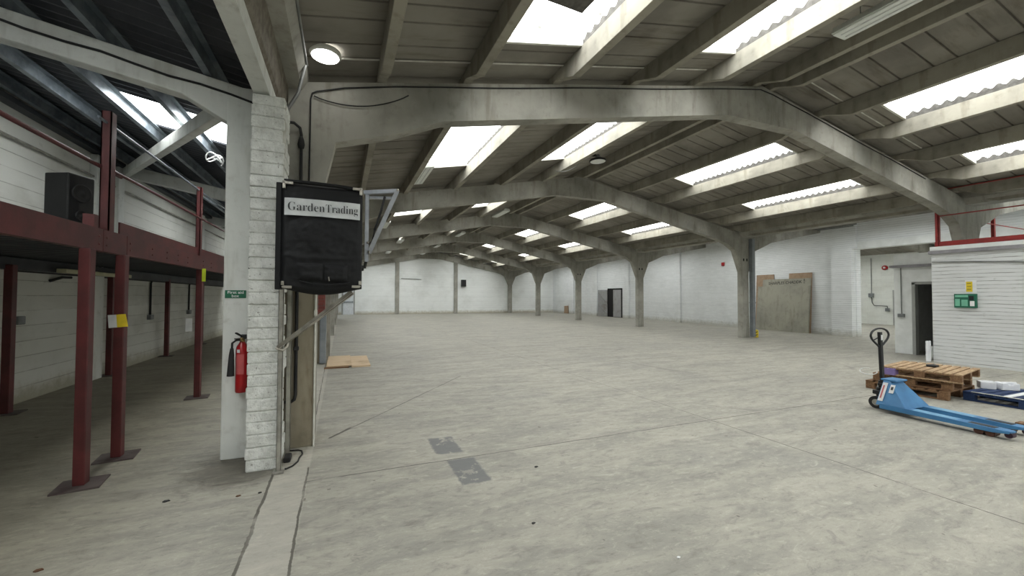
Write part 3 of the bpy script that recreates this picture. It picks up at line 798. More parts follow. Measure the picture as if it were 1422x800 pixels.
# ragged mortar edge along the pillar's right side
mb = MB(); random.seed(3)
pl = [(-.525+random.uniform(-.012, .014), z*.06) for z in range(0, 58)]
mb.prism([(-.56, 0)]+pl+[(-.56, 3.42)], 4.075, 4.10)
solid('mortar_strip', 'ragged cream mortar edge up the right side of the brick pillar', 'mortar strip', mb, M['trim_white'], (-.53, 4.09, 0))

# white edge beam over the pillar and the rusty gap
mb = MB(); mb.prism([(-.79, 3.47), (-.655, 3.47), (-.655, 3.66), (-.79, 3.66)], YB, 28)
struct('trim_7', mb, M['white_conc'], label='white edge beam over the brick pillar')
mb = MB(); mb.prism([(-.655, 3.62), (-.63, 3.66), (-.60, 3.96), (-.655, 3.99)], YB, 28)
struct('trim_8', mb, M['sealant'], label='rusty gap filler beside the valley gutter')
mb = MB(); mb.prism([(-.84, 3.9), (-.80, 3.66), (-.66, 3.66), (-.62, 4.3), (-.84, 4.3)], YB, 28)
struct('trim_9', mb, M['concrete'], label='concrete upstand between the two roofs')

PL = lambda x: 3.69+.195*(-1.08-x)
zl = lambda x: PL(x)+.20
LF = [4.59, 10.35, 16.1, 21.9]
LN = ['nearest', 'second', 'third', 'farthest']
for k, y in enumerate(LF):
    t = thing('sloping_roof_beam', '%s white sloping roof beam in the left aisle' % LN[k], 'roof beam', (-.9, y, 3.4), 'white roof beams of the left aisle')
    mb = MB(); mb.prism([(-.80, 3.30), (-.80, PL(-.80)), (-4.4, PL(-4.4)), (-4.4, PL(-4.4)-.27), (-1.45, PL(-1.45)-.25), (-1.08, 3.30)], y-.14, y+.02)
    build('beam', mb, M['white_conc'], t, bevel=.012)
    if k > 0:
        solid('white_column', '%s plain white column beyond the brick pillar' % LN[k], 'column', MB().box(-1.08, -.80, y-.15, y+.15, 0, 3.66), M['white_conc'], (-.95, y, 0), 'white columns of the left aisle', .012)
solid('beam_cable', 'black cable clipped along the nearest white sloping beam', 'cable', MB().tube([(-4.3+i*.25, 4.435, PL(-4.3+i*.25)-.12-.012*math.sin(i*1.9)) for i in range(15)], .011, 6), M['rubber'], (-2.5, 4.43, 3.8))
# diagonal brace between first two beams
mb = MB(); mb.bar((-1.15, 4.72, 3.56), (-4.2, 10.1, 4.10), .10, .17)
solid('roof_brace', 'white diagonal brace under the left aisle roof', 'brace', mb, M['white_conc'], (-2.6, 7.4, 3.8), None, .008)
# corrugated steel roof with rooflight gaps
LSK = [(-6.5, -5), (-2.3, -.9), (.8, 2.2), (6.25, 7.3), (12.2, 13.2), (18.0, 19.0)]  # first spans lie unseen behind the view, added to brighten the left aisle
def corr(mb, xa, xb, ya, yb, zf, lift=0, pitch=.15, amp=.022):
    n = max(8, int((yb-ya)/pitch*6)); vs = []; fs = []
    for i in range(n+1):
        y = ya+(yb-ya)*i/n; d = lift+amp*max(-.6, min(.6, math.sin(2*math.pi*y/pitch)))/.6
        for x in (xa, xb): vs.append((x, y, zf(x)+d))
    for i in range(n): fs.append((2*i, 2*i+1, 2*i+3, 2*i+2))
    mb.add(vs, fs)
mb = MB(); corr(mb, -4.6, -2.95, YB, 28, zl); corr(mb, -1.25, -.62, YB, 28, zl)
y = YB
for a, b in LSK: corr(mb, -2.95, -1.25, y, a, zl); y = b
corr(mb, -2.95, -1.25, y, 28, zl)
struct('ceiling_left_aisle', mb, M['steel_roof'])
for a, b in LSK: rooflight(-2.95, -1.25, a, b, lambda x: zl(x)-.05, M['sky_left'], .15, .022, .07, False)
# steel purlins (Z sections)
for j, x in enumerate((-1.22, -2.02, -2.72, -3.45, -4.15)):
    z = PL(x)+.012
    mb = MB(); s0 = .012
    mb.prism([(x-.06, z), (x+.004, z), (x+.004, z+.128), (x+.06, z+.128), (x+.06, z+.138), (x-.006, z+.138), (x-.006, z+.01), (x-.06, z+.01)], YB, 27.9)
    solid('steel_purlin', 'galvanised steel purlin over the left aisle, %s from the white column' % ['first', 'second', 'third', 'fourth', 'fifth'][j], 'purlin', mb, M['galv'], (x, 4, z), 'steel purlins over the left aisle')
# wall head gutter line
struct('trim_10', MB().box(-4.4, -4.25, YB, 28, 4.22, 4.30), M['steel_roof'], label='dark wall plate at the head of the left wall')
solid('wall_conduit', 'long thin pipe along the upper left wall', 'pipe', MB().tube([(-4.34, YB, 3.78), (-4.34, 27.8, 3.78)], .02, 6), M['gal_pole'], (-4.34, 8, 3.78))

# white coiled cable on the steel purlin
pts = [Vector((-1.96+.10*math.cos(a), 7.35+.14*math.sin(a)+.01*a, 3.80+.05*math.sin(a*1.7))) for a in [i*.35 for i in range(40)]]
solid('cable_coil', 'white coiled cable hanging from a steel purlin by the rooflight', 'cable', MB().tube(pts, .010, 6), M['white'], (-2.02, 7.2, 3.78))

# --- mezzanine
MX = -2.05
mz = thing('mezzanine', 'maroon steel mezzanine platform along the left wall', 'mezzanine', (MX, 5, 2.0))
def channel(x, z0, z1, y0, y1):   # C section with its web towards +X
    return MB().prism([(x, z0), (x, z1), (x-.07, z1), (x-.07, z1-.012), (x-.012, z1-.012), (x-.012, z0+.012), (x-.07, z0+.012), (x-.07, z0)], y0, y1)
build('edge_beam', channel(MX, 1.99, 2.19, YB, 4.56), M['red_steel'], mz)
build('edge_beam', channel(MX, 1.99, 2.19, 4.57, 4.98), M['red_steel'], mz)
build('edge_beam', channel(MX, 1.99, 2.19, 4.99, 18), M['red_steel'], mz)
mb = MB()
n = int((18-YB)/.16)
for i in range(n):
    y = YB+i*.16
    mb.add([(-4.38, y, 2.10), (MX-.02, y, 2.10), (MX-.02, y+.05, 2.10), (-4.38, y+.05, 2.10), (-4.38, y+.075, 2.15), (MX-.02, y+.075, 2.15), (-4.38, y+.135, 2.15), (MX-.02, y+.135, 2.15), (-4.38, y+.16, 2.10), (MX-.02, y+.16, 2.10)],
           [(0, 1, 2, 3), (3, 2, 5, 4), (4, 5, 7, 6), (6, 7, 9, 8)])
mb.box(-4.38, MX-.03, YB, 18, 2.16, 2.20)
build('deck', mb, M['steel_roof'], mz)
mb = MB(); mb.box(MX-.06, MX-.045, 4.95, 18, 2.2, 2.32); build('toe_board', mb, M['red_steel'], mz)
mb = MB(); mb.box(-4.38, -4.18, YB, 18, 1.93, 2.09); build('rear_beam', mb, M['steel_roof'], mz)
mb = MB()
for y in (4.50, 4.62, 5.05, 5.55, 5.95, 6.3, 6.65, 7.3, 7.7):
    for z in (2.05, 2.12): mb.lathe([(.001, .008), (.011, .006), (.012, 0)], 8, Matrix.Translation((MX, y, z)) @ Matrix.Rotation(math.pi/2, 4, 'Y'))
build('bolts', mb, M['red_steel'], mz)
for x, y, a in ((-2.02, 4.27, 0), (-2.04, 4.88, 0), (-2.08, 7.27, 0), (-2.08, 12.0, 0), (-4.15, 7.12, 0), (-4.25, 9.78, 0), (-4.22, 12.35, 0), (-4.22, 15.0, 0)):
    big = .040 if x > -3 else .045
    m = MB()
    m.cbox(x-big, x+big, y-big, y+big, 0.012, 1.985, .006)
    pst = build('post', m, M['red_steel'], mz)
    mt = Matrix.Translation((x, y, 0)) @ Matrix.Rotation(R(8), 4, 'Z')
    m = MB(); m.box(-.15, .15, -.13, .13, 0, .014, mt); build('base_plate', m, M['plate'], pst)
for y in (4.72, 7.25, 12.0):
    m = MB(); x = MX-.05; w = .038 if y < 5 else .03
    m.box(x-w, x+w, y-.045, y-.035, 1.99, 3.33 if y < 5 else 3.27); m.box(x+w-.01, x+w, y-.045, y+.045, 1.99, 3.33 if y < 5 else 3.27); m.box(x-w, x-w+.01, y-.045, y+.045, 1.99, 3.33 if y < 5 else 3.27)
    build('railing_post', m, M['red_steel'], mz)
m = MB(); m.tube([(MX-.05, 4.55, 3.22), (MX-.05, 17, 3.22)], .013, 8); build('rail', m, M['galv'], mz)
m = MB(); m.tube([(MX-.09, YB, 2.80), (MX-.09, 5.05, 2.80)], .019, 8); build('rail', m, M['red_steel'], mz)
m = MB(); m.tube([(MX-.02, 4.75, 2.78), (MX-.02, 17, 2.78)], .015, 8); build('rail', m, M['red_steel'], mz)
m = MB(); m.box(MX-.10, MX-.02, 4.46, 4.53, 2.19, 2.31); build('bracket', m, M['red_steel'], mz)
# speaker on the platform
t = loudspeaker('tall black loudspeaker standing on the maroon mezzanine edge', -2.50, 4.815, 2.204, .23, .23, .50, 0, M['black'])
t.rotation_euler = (0, 0, R(67)); 
# tags on the posts
def thin(name, label, cat, org, u, v, w, h, mat, lift=.002, parent=None):
    org, u, v = Vector(org), Vector(u).normalized(), Vector(v).normalized(); n = u.cross(v)
    m = MB(); vs = [org+n*lift, org+u*w+n*lift, org+u*w+v*h+n*lift, org+v*h+n*lift]
    vs += [p-n*.0015 for p in vs]; m.add(vs, [(0, 1, 2, 3), (4, 5, 6, 7), (0, 1, 5, 4), (1, 2, 6, 5), (2, 3, 7, 6), (3, 0, 4, 7)])
    if parent: return build(name, m, mat, parent)
    return solid(name, label, cat, m, mat, org)
u_ = Vector((.985, .17, .0)); 
pt = thing('post_tag', 'crooked white and yellow paper tag on the second maroon post', 'tag', (-2.1, 4.8, 1.3))
thin('white_paper', None, None, (-2.105, 4.82, 1.27), (1, .0, .08), (-.08, 0, 1), .065, .125, M['white'], .004, pt)
thin('yellow_paper', None, None, (-2.04, 4.82, 1.275), (1, .0, .08), (-.18, 0, 1), .085, .125, M['yellow'], .004, pt)
thin('hi_vis_tag', 'lime yellow tag high on the third maroon post', 'tag', (-2.035, 7.205, 1.80), (1, 0, 0), (0, 0, 1), .05, .20, M['hiviz'])
thin('post_label', 'white paper label on the left of the third maroon post', 'tag', (-2.23, 7.20, 1.03), (1, 0, 0), (0, 0, 1), .085, .20, M['white'])
# concrete posts and electrics on the left wall
for y, w in ((9.45, .16), (10.15, .12), (15.2, .14), (20.5, .14)):
    solid('wall_pilaster', 'grey concrete upright on the left wall, %s' % {9.45: 'just before the second rear maroon post', 10.15: 'just after the second rear maroon post', 15.2: 'near the third maroon front post', 20.5: 'farthest along the aisle'}[y], 'post', MB().box(-4.4, -4.28, y-w, y+w, 0, 4.2), M['white_conc'], (-4.35, y, 0), None, .01)
for (y, z0, z1, l) in ((11.8, .98, 1.95, 'nearer'), (14.35, 1.0, 1.95, 'farther')):
    t = thing('wall_socket', '%s black conduit with grey socket box on left wall' % l, 'socket', (-4.35, y, z0))
    m = MB(); m.tube([(-4.37, y, z0+.1), (-4.37, y, z1-.08), (-4.37, y+.1, z1), (-4.37, y+.9, z1)], .022, 8); build('conduit', m, M['rubber'], t)
    m = MB(); m.cbox(-4.4, -4.32, y-.1, y+.08, z0, z0+.12, .01); build('socket_box', m, M['grey_box'], t)
solid('wall_switch', 'small grey box on left wall behind first rear post', 'switch', MB().cbox(-4.4, -4.32, 7.58, 7.72, 1.15, 1.27, .01), M['grey_box'], (-4.38, 7.65, 1.2))
solid('wall_hook', 'black bent bracket on left wall under the mezzanine', 'bracket', MB().tube([(-4.39, 8.3, 1.80), (-4.33, 8.33, 1.83), (-4.33, 8.5, 1.87), (-4.33, 8.72, 1.875)], .022, 8), M['rubber'], (-4.38, 8.4, 1.84))
solid('wall_trunking', 'dark cable along left wall just under the mezzanine', 'cable', MB().tube([(-4.36, 7.5, 1.93), (-4.36, 27, 1.90)], .022, 6), M['rubber'], (-4.36, 12, 1.9))
solid('aisle_batten', 'long cream strip light under the mezzanine at the left wall', 'strip light', MB().cbox(-4.10, -3.98, 7.9, 9.9, 1.92, 1.985, .01), M['cream'], (-4.04, 8.9, 1.95))

# --- signs and extinguisher on the white column
fs = thing('first_aid_sign', 'green First aid box sign on the smooth white column', 'sign', (-1.0, 4.44, 1.6))
m = MB(); m.box(-1.062, -.885, 4.432, 4.439, 1.566, 1.642); build('panel', m, M['green'], fs)
build('lettering', text_mb('First aid', .135, .026, (-1.04, 4.431, 1.608), (1, 0, 0), (0, 0, 1), (0, -1, 0), .001, bold=.02), M['white'], fs)
build('lettering', text_mb('box', .062, .026, (-1.005, 4.431, 1.574), (1, 0, 0), (0, 0, 1), (0, -1, 0), .001, bold=.02), M['white'], fs)
solid('door_chime', 'small black box on the white column edge by the pillar', 'wall box', MB().cbox(-.865, -.835, 4.40, 4.44, 1.84, 1.97, .004), M['black'], (-.85, 4.42, 1.9))
fe = thing('fire_extinguisher', 'red fire extinguisher with black horn on the white column', 'fire extinguisher', (-.895, 4.36, .66))
mt = Matrix.Translation((-.895, 4.365, 0))
m = MB(); m.lathe([(.001, .66), (.048, .662), (.053, .675), (.053, 1.06), (.046, 1.10), (.026, 1.135), (.018, 1.15)], 28, mt); build('cylinder', m, M['red'], fe)
m = MB(); m.lathe([(.018, 1.145), (.022, 1.15), (.022, 1.18), (.012, 1.19), (.001, 1.195)], 16, mt); m.cbox(-.905, -.885, 4.32, 4.40, 1.16, 1.185, .004); build('valve', m, M['brass'], fe)
m = MB(); m.bar((-.895, 4.38, 1.19), (-.935, 4.30, 1.235), .02, .012); m.bar((-.895, 4.38, 1.175), (-.94, 4.29, 1.18), .018, .010); m.cbox(-.91, -.86, 4.35, 4.39, 1.17, 1.215, .006); build('handle', m, M['black'], fe)
m = MB(); m.tube([(-.90, 4.345, 1.165), (-.935, 4.31, 1.165), (-.965, 4.305, 1.14), (-.968, 4.31, 1.08)], .010, 8); build('hose', m, M['rubber'], fe)
m = MB(); m.tube([(-.968, 4.31, 1.09), (-.97, 4.31, 1.03), (-.975, 4.31, .83)], [.014, .022, .032], 12); build('horn', m, M['rubber'], fe)
def curved_label(cx, cy, r, a0, a1, z0, z1, mat, parent, name='label'):
    m = MB(); n = 8; vs = []; f = []
    for i in range(n+1):
        a = a0+(a1-a0)*i/n
        for z in (z0, z1): vs.append((cx+r*math.cos(a), cy+r*math.sin(a), z))
    for i in range(n): f.append((2*i, 2*i+2, 2*i+3, 2*i+1))
    m.add(vs, f, True); return build(name, m, mat, parent)
lb = curved_label(-.895, 4.365, .0538, R(225), R(300), .84, 1.03, flat('pale red label', srgb(196, 92, 92)), fe)
curved_label(-.895, 4.365, .0542, R(230), R(262), 1.045, 1.075, M['white'], fe)
solid('extinguisher_bracket', 'dark wall bracket holding the red fire extinguisher', 'bracket', MB().box(-.93, -.86, 4.418, 4.44, .80, 1.12), M['black'], (-.895, 4.43, .95))

# --- poles beside the pillar
sup = thing('cover_support', 'tall grey steel poles and stay carrying the black TV cover', 'support', (-.5, 4.0, 0))
def unistrut(x, y, z0, z1, w=.04):
    return MB().box(x-w/2, x+w/2, y-w/2, y-w/2+.004, z0, z1).box(x-w/2, x-w/2+.004, y-w/2, y+w/2, z0, z1).box(x+w/2-.004, x+w/2, y-w/2, y+w/2, z0, z1).box(x-.006, x+.006, y-w/2-.002, y-w/2, z0, z1)
build('pole', unistrut(-.515, 3.98, 0, 2.58), M['gal_pole'], sup)
build('pole', unistrut(-.50, 4.46, 0, 2.6, .045), M['gal_pole'], sup)
m = MB(); m.bar((-.53, 3.93, 1.13), (.085, 3.80, 1.635), .03, .03); build('stay_tube', m, M['steel'], sup)
m = MB(); m.bar((-.50, 4.42, 1.13), (.10, 3.86, 1.62), .02, .02); build('stay_tube', m, M['steel'], sup)
m = MB(); m.tube([(-.55, 3.955, 1.12), (-.49, 3.94, 1.10), (-.46, 3.97, 1.13), (-.47, 4.1, 1.15)], .01, 8); build('clamp', m, M['steel'], sup)
m = MB(); m.cbox(-.56, -.47, 3.93, 4.03, 0, .02, .004); build('foot', m, M['gal_pole'], sup)

# --- TV under a black cover
ang = 0.0
tv = thing('covered_screen', 'big black padded TV cover with a white banner, hung by the pillar', 'TV cover', (-.487, 3.69, 1.655), None, ang, True)
Wd, Hh = .652, .90
m = MB(); nx, nz = 46, 60; vs = []; fs2 = []
def fz(i, k):
    u = i/nx; v = k/nz; x = u*Wd; z = v*Hh
    bulge = .02*math.sin(math.pi*u)*math.sin(math.pi*v)**.6
    wr = .010*mnoise.noise(Vector((x*6, z*10, 1.3)))+.006*mnoise.noise(Vector((x*22, z*30, 4.1)))
    fold = .012*math.exp(-((z-.27)/.02)**2)*math.sin(math.pi*u)
    ed = min(u, 1-u, v, 1-v); r = .0 if ed > .03 else (.03-ed)/.03*.03
    drop = -.055*math.sin(math.pi*u)**1.2*(1-v)**6
    return (x, -.03-bulge-wr*min(1, ed*12)-fold+r, z+drop)
for k in range(nz+1):
    for i in range(nx+1): vs.append(fz(i, k))
for k in range(nz):
    for i in range(nx):
        a = k*(nx+1)+i; fs2.append((a, a+1, a+nx+2, a+nx+1))
m.add(vs, fs2, True)
# sides
bk = .17
edge = [k*(nx+1) for k in range(nz+1)]; top = [nz*(nx+1)+i for i in range(nx+1)]; edr = [k*(nx+1)+nx for k in range(nz, -1, -1)]; bot = [i for i in range(nx, -1, -1)]
loop = edge+top[1:]+edr[1:]+bot[1:-1]
o0 = len(m.v); m.v += [(m.v[i][0], bk, m.v[i][2]) for i in loop]; nn = len(loop)
for q in range(nn): m.f.append((loop[q], loop[(q+1) % nn], o0+(q+1) % nn, o0+q)); m.sm.append(False)
m.f.append(tuple(o0+q for q in range(nn))); m.sm.append(False)
cv = build('cover', m, M['black_cloth'], tv)
m = MB(); m.cbox(-.045, .0, .0, bk, -.01, Hh, .006); build('hinge_flange', m, M['black_cloth'], tv)
m = MB(); m.tube([(.02, -.03, Hh+.01), (.22, -.045, Hh+.005), (.45, -.045, Hh+.0), (.60, -.03, Hh-.008)], .016, 8); build('seam_roll', m, M['black_cloth'], tv)
# flap pocket
m = MB()
def pad(x0, x1, z0, z1, th=.012):
    s = MB(); vs = []; fs = []; n = 14
    for k in range(n+1):
        for i in range(n+1):
            u, v = i/n, k/n; e = min(u, 1-u, v, 1-v)*6
            vs.append((x0+(x1-x0)*u, -.062-th*min(1, e)-.004*mnoise.noise(Vector((u*5, v*5, x0*9))), z0+(z1-z0)*v))
    for k in range(n):
        for i in range(n): a = k*(n+1)+i; fs.append((a, a+1, a+n+2, a+n+1))
    return s.add(vs, fs, True)
build('flap_pocket', pad(.13, .33, .07, .215), M['black_cloth'], tv)
build('flap_pocket', pad(.345, .53, .06, .205), M['black_cloth'], tv)
m = MB(); m.tube([(.15, -.075, .06), (.25, -.08, .035), (.40, -.082, .03), (.55, -.078, .05)], .008, 8); build('handle_strap', m, M['black_cloth'], tv)
m = MB(); m.bar((.378, -.085, .10), (.384, -.085, .065), .008, .008); build('zip_pull', m, M['steel'], tv)
# banner
m = MB(); n = 30; vs = []; fs = []
for i in range(n+1):
    u = i/n; x = .028+u*.600
    for z in (.613, .757): vs.append((x, -.068-.003*math.sin(u*17)-.004*(1 if z > .7 else 0)*math.sin(u*9), z+.004*math.sin(u*4)))
for i in range(n): fs.append((2*i, 2*i+2, 2*i+3, 2*i+1))
m.add(vs, fs, True); bn = build('banner', m, M['banner'], tv)
def serif(s):
    out = ''
    for ch in s:
        if ch.isupper(): out += chr(0x1D400+ord(ch)-65)
        elif ch.islower(): out += chr(0x1D41A+ord(ch)-97)
        else: out += ch
    return out
t1 = text_mb(serif('Garden'), .285, .070, (.055, -.076, .655), (1, 0, 0), (0, 0, 1), (0, -1, 0), .002, bold=-.010)
t2 = text_mb(serif('Trading'), .262, .088, (.348, -.076, .636), (1, 0, 0), (0, 0, 1), (0, -1, 0), .002, bold=-.010)
t1.add(t2.v, t2.f); build('lettering', t1, M['ink'], bn)
# corner hardware
for x, z, sx, sz in ((.02, Hh-.01, 1, 1), (.635, Hh-.01, -1, 1), (.02, .01, 1, -1), (.635, .02, -1, -1)):
    m = MB(); m.cbox(min(x, x+sx*.07), max(x, x+sx*.07), -.055, -.035, z-.012, z+.012, .004); m.cbox(x-.012, x+.012, -.055, -.03, min(z+.015, z-sz*.05), max(z+.015, z-sz*.05), .004)
    m.lathe([(.001, .01), (.006, .01), (.006, 0)], 8, Matrix.Translation((x, -.055, z)) @ Matrix.Rotation(math.pi/2, 4, 'X'))
    build('corner_clamp', m, M['steel'], tv)

# --- fold-out aluminium bracket right of the screen
bk_ = thing('folding_bracket', 'aluminium folding bracket sticking out right of the black cover', 'bracket', (.22, 3.88, 2.0))
m = MB(); m.bar((.215, 3.90, 1.92), (.215, 3.90, 2.60), .035, .05, (0, 1, 0)); build('upright', m, M['alu'], bk_)
m = MB(); m.bar((.19, 3.90, 2.585), (.485, 3.76, 2.595), .04, .035); m.bar((.21, 3.93, 2.545), (.45, 3.85, 2.545), .05, .02); build('top_arm', m, M['alu'], bk_)
m = MB(); m.bar((.482, 3.75, 2.60), (.235, 3.87, 2.00), .04, .035, (0, 1, 0)); build('diagonal_arm', m, M['alu'], bk_)
m = MB(); m.bar((.375, 3.84, 2.55), (.345, 3.85, 2.42), .018, .018); m.tube([(.345, 3.85, 2.42), (.285, 3.87, 2.22)], .011, 10); m.tube([(.285, 3.87, 2.22), (.255, 3.88, 2.06)], .007, 8); build('gas_strut', m, M['black'], bk_)
m = MB()
for p in ((.482, 3.735, 2.597), (.235, 3.855, 2.01), (.225, 3.865, 2.10)): m.lathe([(.001, .012), (.012, .01), (.012, 0)], 10, Matrix.Translation(p) @ Matrix.Rotation(math.pi/2, 4, 'X'))
build('pivot_bolt', m, M['steel'], bk_)
build('knob', MB().lathe([(.001, .03), (.025, .028), (.03, .01), (.03, 0)], 14, Matrix.Translation((.165, 3.93, 1.86)) @ Matrix.Rotation(math.pi/2, 4, 'Y')).bar((.2, 3.93, 1.86), (.215, 3.9, 1.95), .02, .02), M['black'], bk_)

# --- cables on the first arch and pier
fy = FY[0]-.1
pts = [(-.37, fy-.012, 2.66), (-.365, fy-.012, 3.86), (-.35, fy-.012, 3.93), (-.30, fy-.012, 3.96), (0, fy-.012, P(0)-.075)]+[(x, fy-.012, P(x)-.06+.006*math.sin(x*2.3)) for x in [.6+i*.33 for i in range(38)]]
solid('arch_cable', 'black cable clipped along the top of the nearest concrete arch', 'cable', MB().tube(pts, .009, 6), M['rubber'], (0, fy, 3.8))
pts = [(-.33+.06*i, fy-.02, 3.90+.0115*i-.13*math.sin(math.pi*i/18)**.8) for i in range(19)]
solid('loose_cable', 'slack black cable loop at the left end of nearest arch', 'cable', MB().tube(pts, .007, 6), M['rubber'], (0, fy, 3.76))
dt = thing('downpipe_cable', 'thick black cable with bulb joint dropping beside the brick pillar', 'cable', (-.45, fy-.02, 3.2))
m = MB(); m.tube([(-.452, fy-.03, 2.66), (-.455, fy-.03, 3.42), (-.47, fy-.03, 3.50), (-.53, fy-.05, 3.54), (-.60, fy-.10, 3.52)], .016, 8); build('cable', m, M['rubber'], dt)
m = MB(); m.lathe([(.001, 3.26), (.03, 3.27), (.038, 3.31), (.03, 3.36), (.018, 3.40), (.001, 3.41)], 14, Matrix.Translation((-.455, fy-.03, 0))); build('joint', m, M['rubber'], dt)
solid('grey_stay_pipe', 'grey pipe slanting up to the gutter beside the pillar', 'pipe', MB().tube([(-.58, 4.3, 3.35), (-.46, 4.5, 3.72), (-.40, 4.55, 4.06)], .018, 8).tube([(-.385, -2, 4.09), (-.39, 4.6, 4.09)], .014, 8), M['conduit'], (-.4, 4.5, 3.7))
solid('pier_conduit', 'black hooked conduit on the stained concrete pier', 'conduit', MB().tube([(-.44, 4.52, 2.6), (-.44, 4.52, .56), (-.45, 4.52, .51), (-.48, 4.52, .49), (-.54, 4.52, .49)], .016, 8).cbox(-.465, -.415, 4.50, 4.54, 1.02, 1.06, .006), M['rubber'], (-.44, 4.52, 1.2))
solid('pier_edge_conduit', 'thin white conduit up the right edge of the stained pier', 'conduit', MB().tube([(-.262, 4.53, 0), (-.262, 4.53, 2.6)], .010, 8).cbox(-.275, -.245, 4.50, 4.54, 1.38, 1.44, .004), M['trim_white'], (-.262, 4.53, 0))
cb = thing('floor_cable', 'black cable looping on the floor at the foot of poles', 'cable', (-.45, 4.2, 0))
m = MB(); m.tube([(-.53, 4.50, .02), (-.47, 4.46, .010), (-.40, 4.45, .009), (-.365, 4.42, .009), (-.35, 4.33, .009), (-.37, 4.24, .009), (-.375, 4.15, .009), (-.41, 4.06, .009), (-.46, 4.01, .009), (-.50, 4.03, .012)], .0075, 8); build('cable', m, M['rubber'], cb)
m = MB(); m.cbox(-.505, -.44, 4.17, 4.30, 0, .05, .012); build('plug_block', m, M['rubber'], cb)
# red brick stub, grey pipe and column seen behind the pier
t = thing('brick_stub_wall', 'dark red brick stub wall beyond the stained pier', 'wall stub', (-.5, 10.0, 0))
build('brickwork', MB().box(-.66, -.372, 9.9, 10.2, 1.05, 2.3), M['red_brick'], t); build('rendered_base', MB().box(-.66, -.372, 9.9, 10.2, 0, 1.05), M['concrete_pier'], t)
solid('grey_downpipe', 'fat grey square downpipe beside the red brick stub wall', 'drainpipe', MB().cbox(-.47, -.33, 9.74, 9.88, .02, 1.15, .02), M['pipe_grey'], (-.4, 9.8, 0))

# --- ply boards on the floor
pb = thing('floor_boards', 'pale plywood board lying flat on the floor beyond the pier', 'board', (.1, 9.9, 0))
build('board', MB().box(-.30, .22, 9.19, 10.66, .03, .052), M['ply'], pb)
pb2 = solid('plywood_sheet', 'second pale board on the floor, the right one of the pair', 'board', MB().box(.225, .62, 9.14, 10.62, .0, .034), M['ply'], (.4, 9.9, 0))
solid('floor_bearer', 'dark strip of wood under the left floor board', 'board', MB().box(-.34, .16, 9.13, 9.20, 0, .028), M['wood_dk'], (-.1, 9.15, 0))

# ------------------------------------------------------------------ lamps
lp = thing('bulkhead_lamp', 'bright round lamp under the roof above the black cover', 'lamp', (-.0, 4.50, 4.15))
cx, cy, cz = -.20, 4.50, 4.17
build('base_ring', MB().lathe([(.16, .05), (.165, .02), (.15, .0), (.14, .0)], 28, Matrix.Translation((cx, cy, cz))), M['trim_white'], lp)
build('lens', MB().lathe([(.14, .002), (.11, -.012), (.05, -.018), (.001, -.02)], 28, Matrix.Translation((cx, cy, cz))), M['lamp'], lp)
fx0 = None
def fixture(x, y, z, L, label, tilt=0):
    global fx0
    if fx0 is None:
        t = thing('fluorescent_fitting', label, 'strip light', (0, 0, 0), 'fluorescent fittings under the hall roof', 0, True)
        m = MB(); m.prism([(-.14, 0), (.14, 0), (.10, .09), (-.10, .09)], -.75, .75); build('housing', m, M['acrylic'], t, bevel=.008)
        m = MB(); m.box(-.13, .13, -.74, .74, -.025, 0); build('diffuser', m, M['acrylic'], t, bevel=.012)
        m = MB()
        for xx in (-.05, .05): m.tube([(xx, -.68, -.028), (xx, .68, -.028)], .012, 6)
        build('tube', m, M['white'], t)
        m = MB()
        for yy in (-.5, .5): m.tube([(0, yy, .09), (0, yy, .30)], .006, 6)
        build('hanger', m, M['conduit'], t)
        fx0 = t
    else: t = copy_tree(fx0)
    t.location = (x, y, z); t.scale = (1, L/1.5, 1); t['label'] = label; t.rotation_euler = (0, tilt, 0); return t
sl = math.atan(SL)
fixture(6.15, 2.40, 5.08, 1.5, 'long white strip light, nearest to the ridge above the near arch')
fixture(1.70, 8.85, 4.36, 1.4, 'white strip light by the left rooflight before the second arch', -sl)
for x, y, z, n in ((6.3, 15.3, 5.10, 'ridge strip light just before the third arch'), (6.3, 21.4, 5.10, 'ridge strip light just before the fourth arch'), (6.3, 27.2, 5.10, 'ridge strip light just before the fifth arch'),
                   (6.3, 32.2, 5.10, 'ridge strip light just before the end wall'),
                   (1.5, 15.2, 4.28, 'left slope strip light just before the third arch'), (2.9, 21.2, 4.50, 'left slope strip light just before the fourth arch'), (2.9, 27.0, 4.50, 'left slope strip light just before the fifth arch')):
    fixture(x, y, z, 1.4, 'white '+n, 0)
fl = thing('high_bay_light', 'round lamp with black joint hung beside the second rooflight', 'lamp', (6.1, 8.3, 5.0))
fc = Matrix.Translation((6.10, 8.28, 5.07))
build('lamp_head', MB().lathe([(.19, -.02), (.2, 0), (.19, .035), (.08, .06), (.05, .16), (.001, .17)], 28, fc), M['alu'], fl)
build('rim', MB().lathe([(.20, -.022), (.215, 0), (.20, .03)], 28, fc), M['black'], fl)
build('lens', MB().lathe([(.19, -.015), (.001, -.02)], 28, fc), M['acrylic'], fl)
m = MB(); m.cbox(5.75, 5.93, 8.22, 8.36, 5.17, 5.27, .02); m.tube([(5.9, 8.28, 5.2), (6.1, 8.28, 5.2)], .02, 8); m.lathe([(.001, 0), (.05, .02), (.06, .08), (.04, .12), (.001, .13)], 14, Matrix.Translation((5.97, 8.28, 5.16))); build('joint', m, M['black'], fl)
m = MB(); m.tube(sag((5.8, 8.3, 5.2), (5.5, 9.4, 5.1), 14, .18), .008, 6); build('lead', m, M['conduit'], fl)

# ------------------------------------------------------------------ pallet truck
pj = thing('pallet_truck', 'blue hand pallet truck with black loop handle', 'pallet truck', (7.32, 3.2, 0), None, R(-92.5), True)
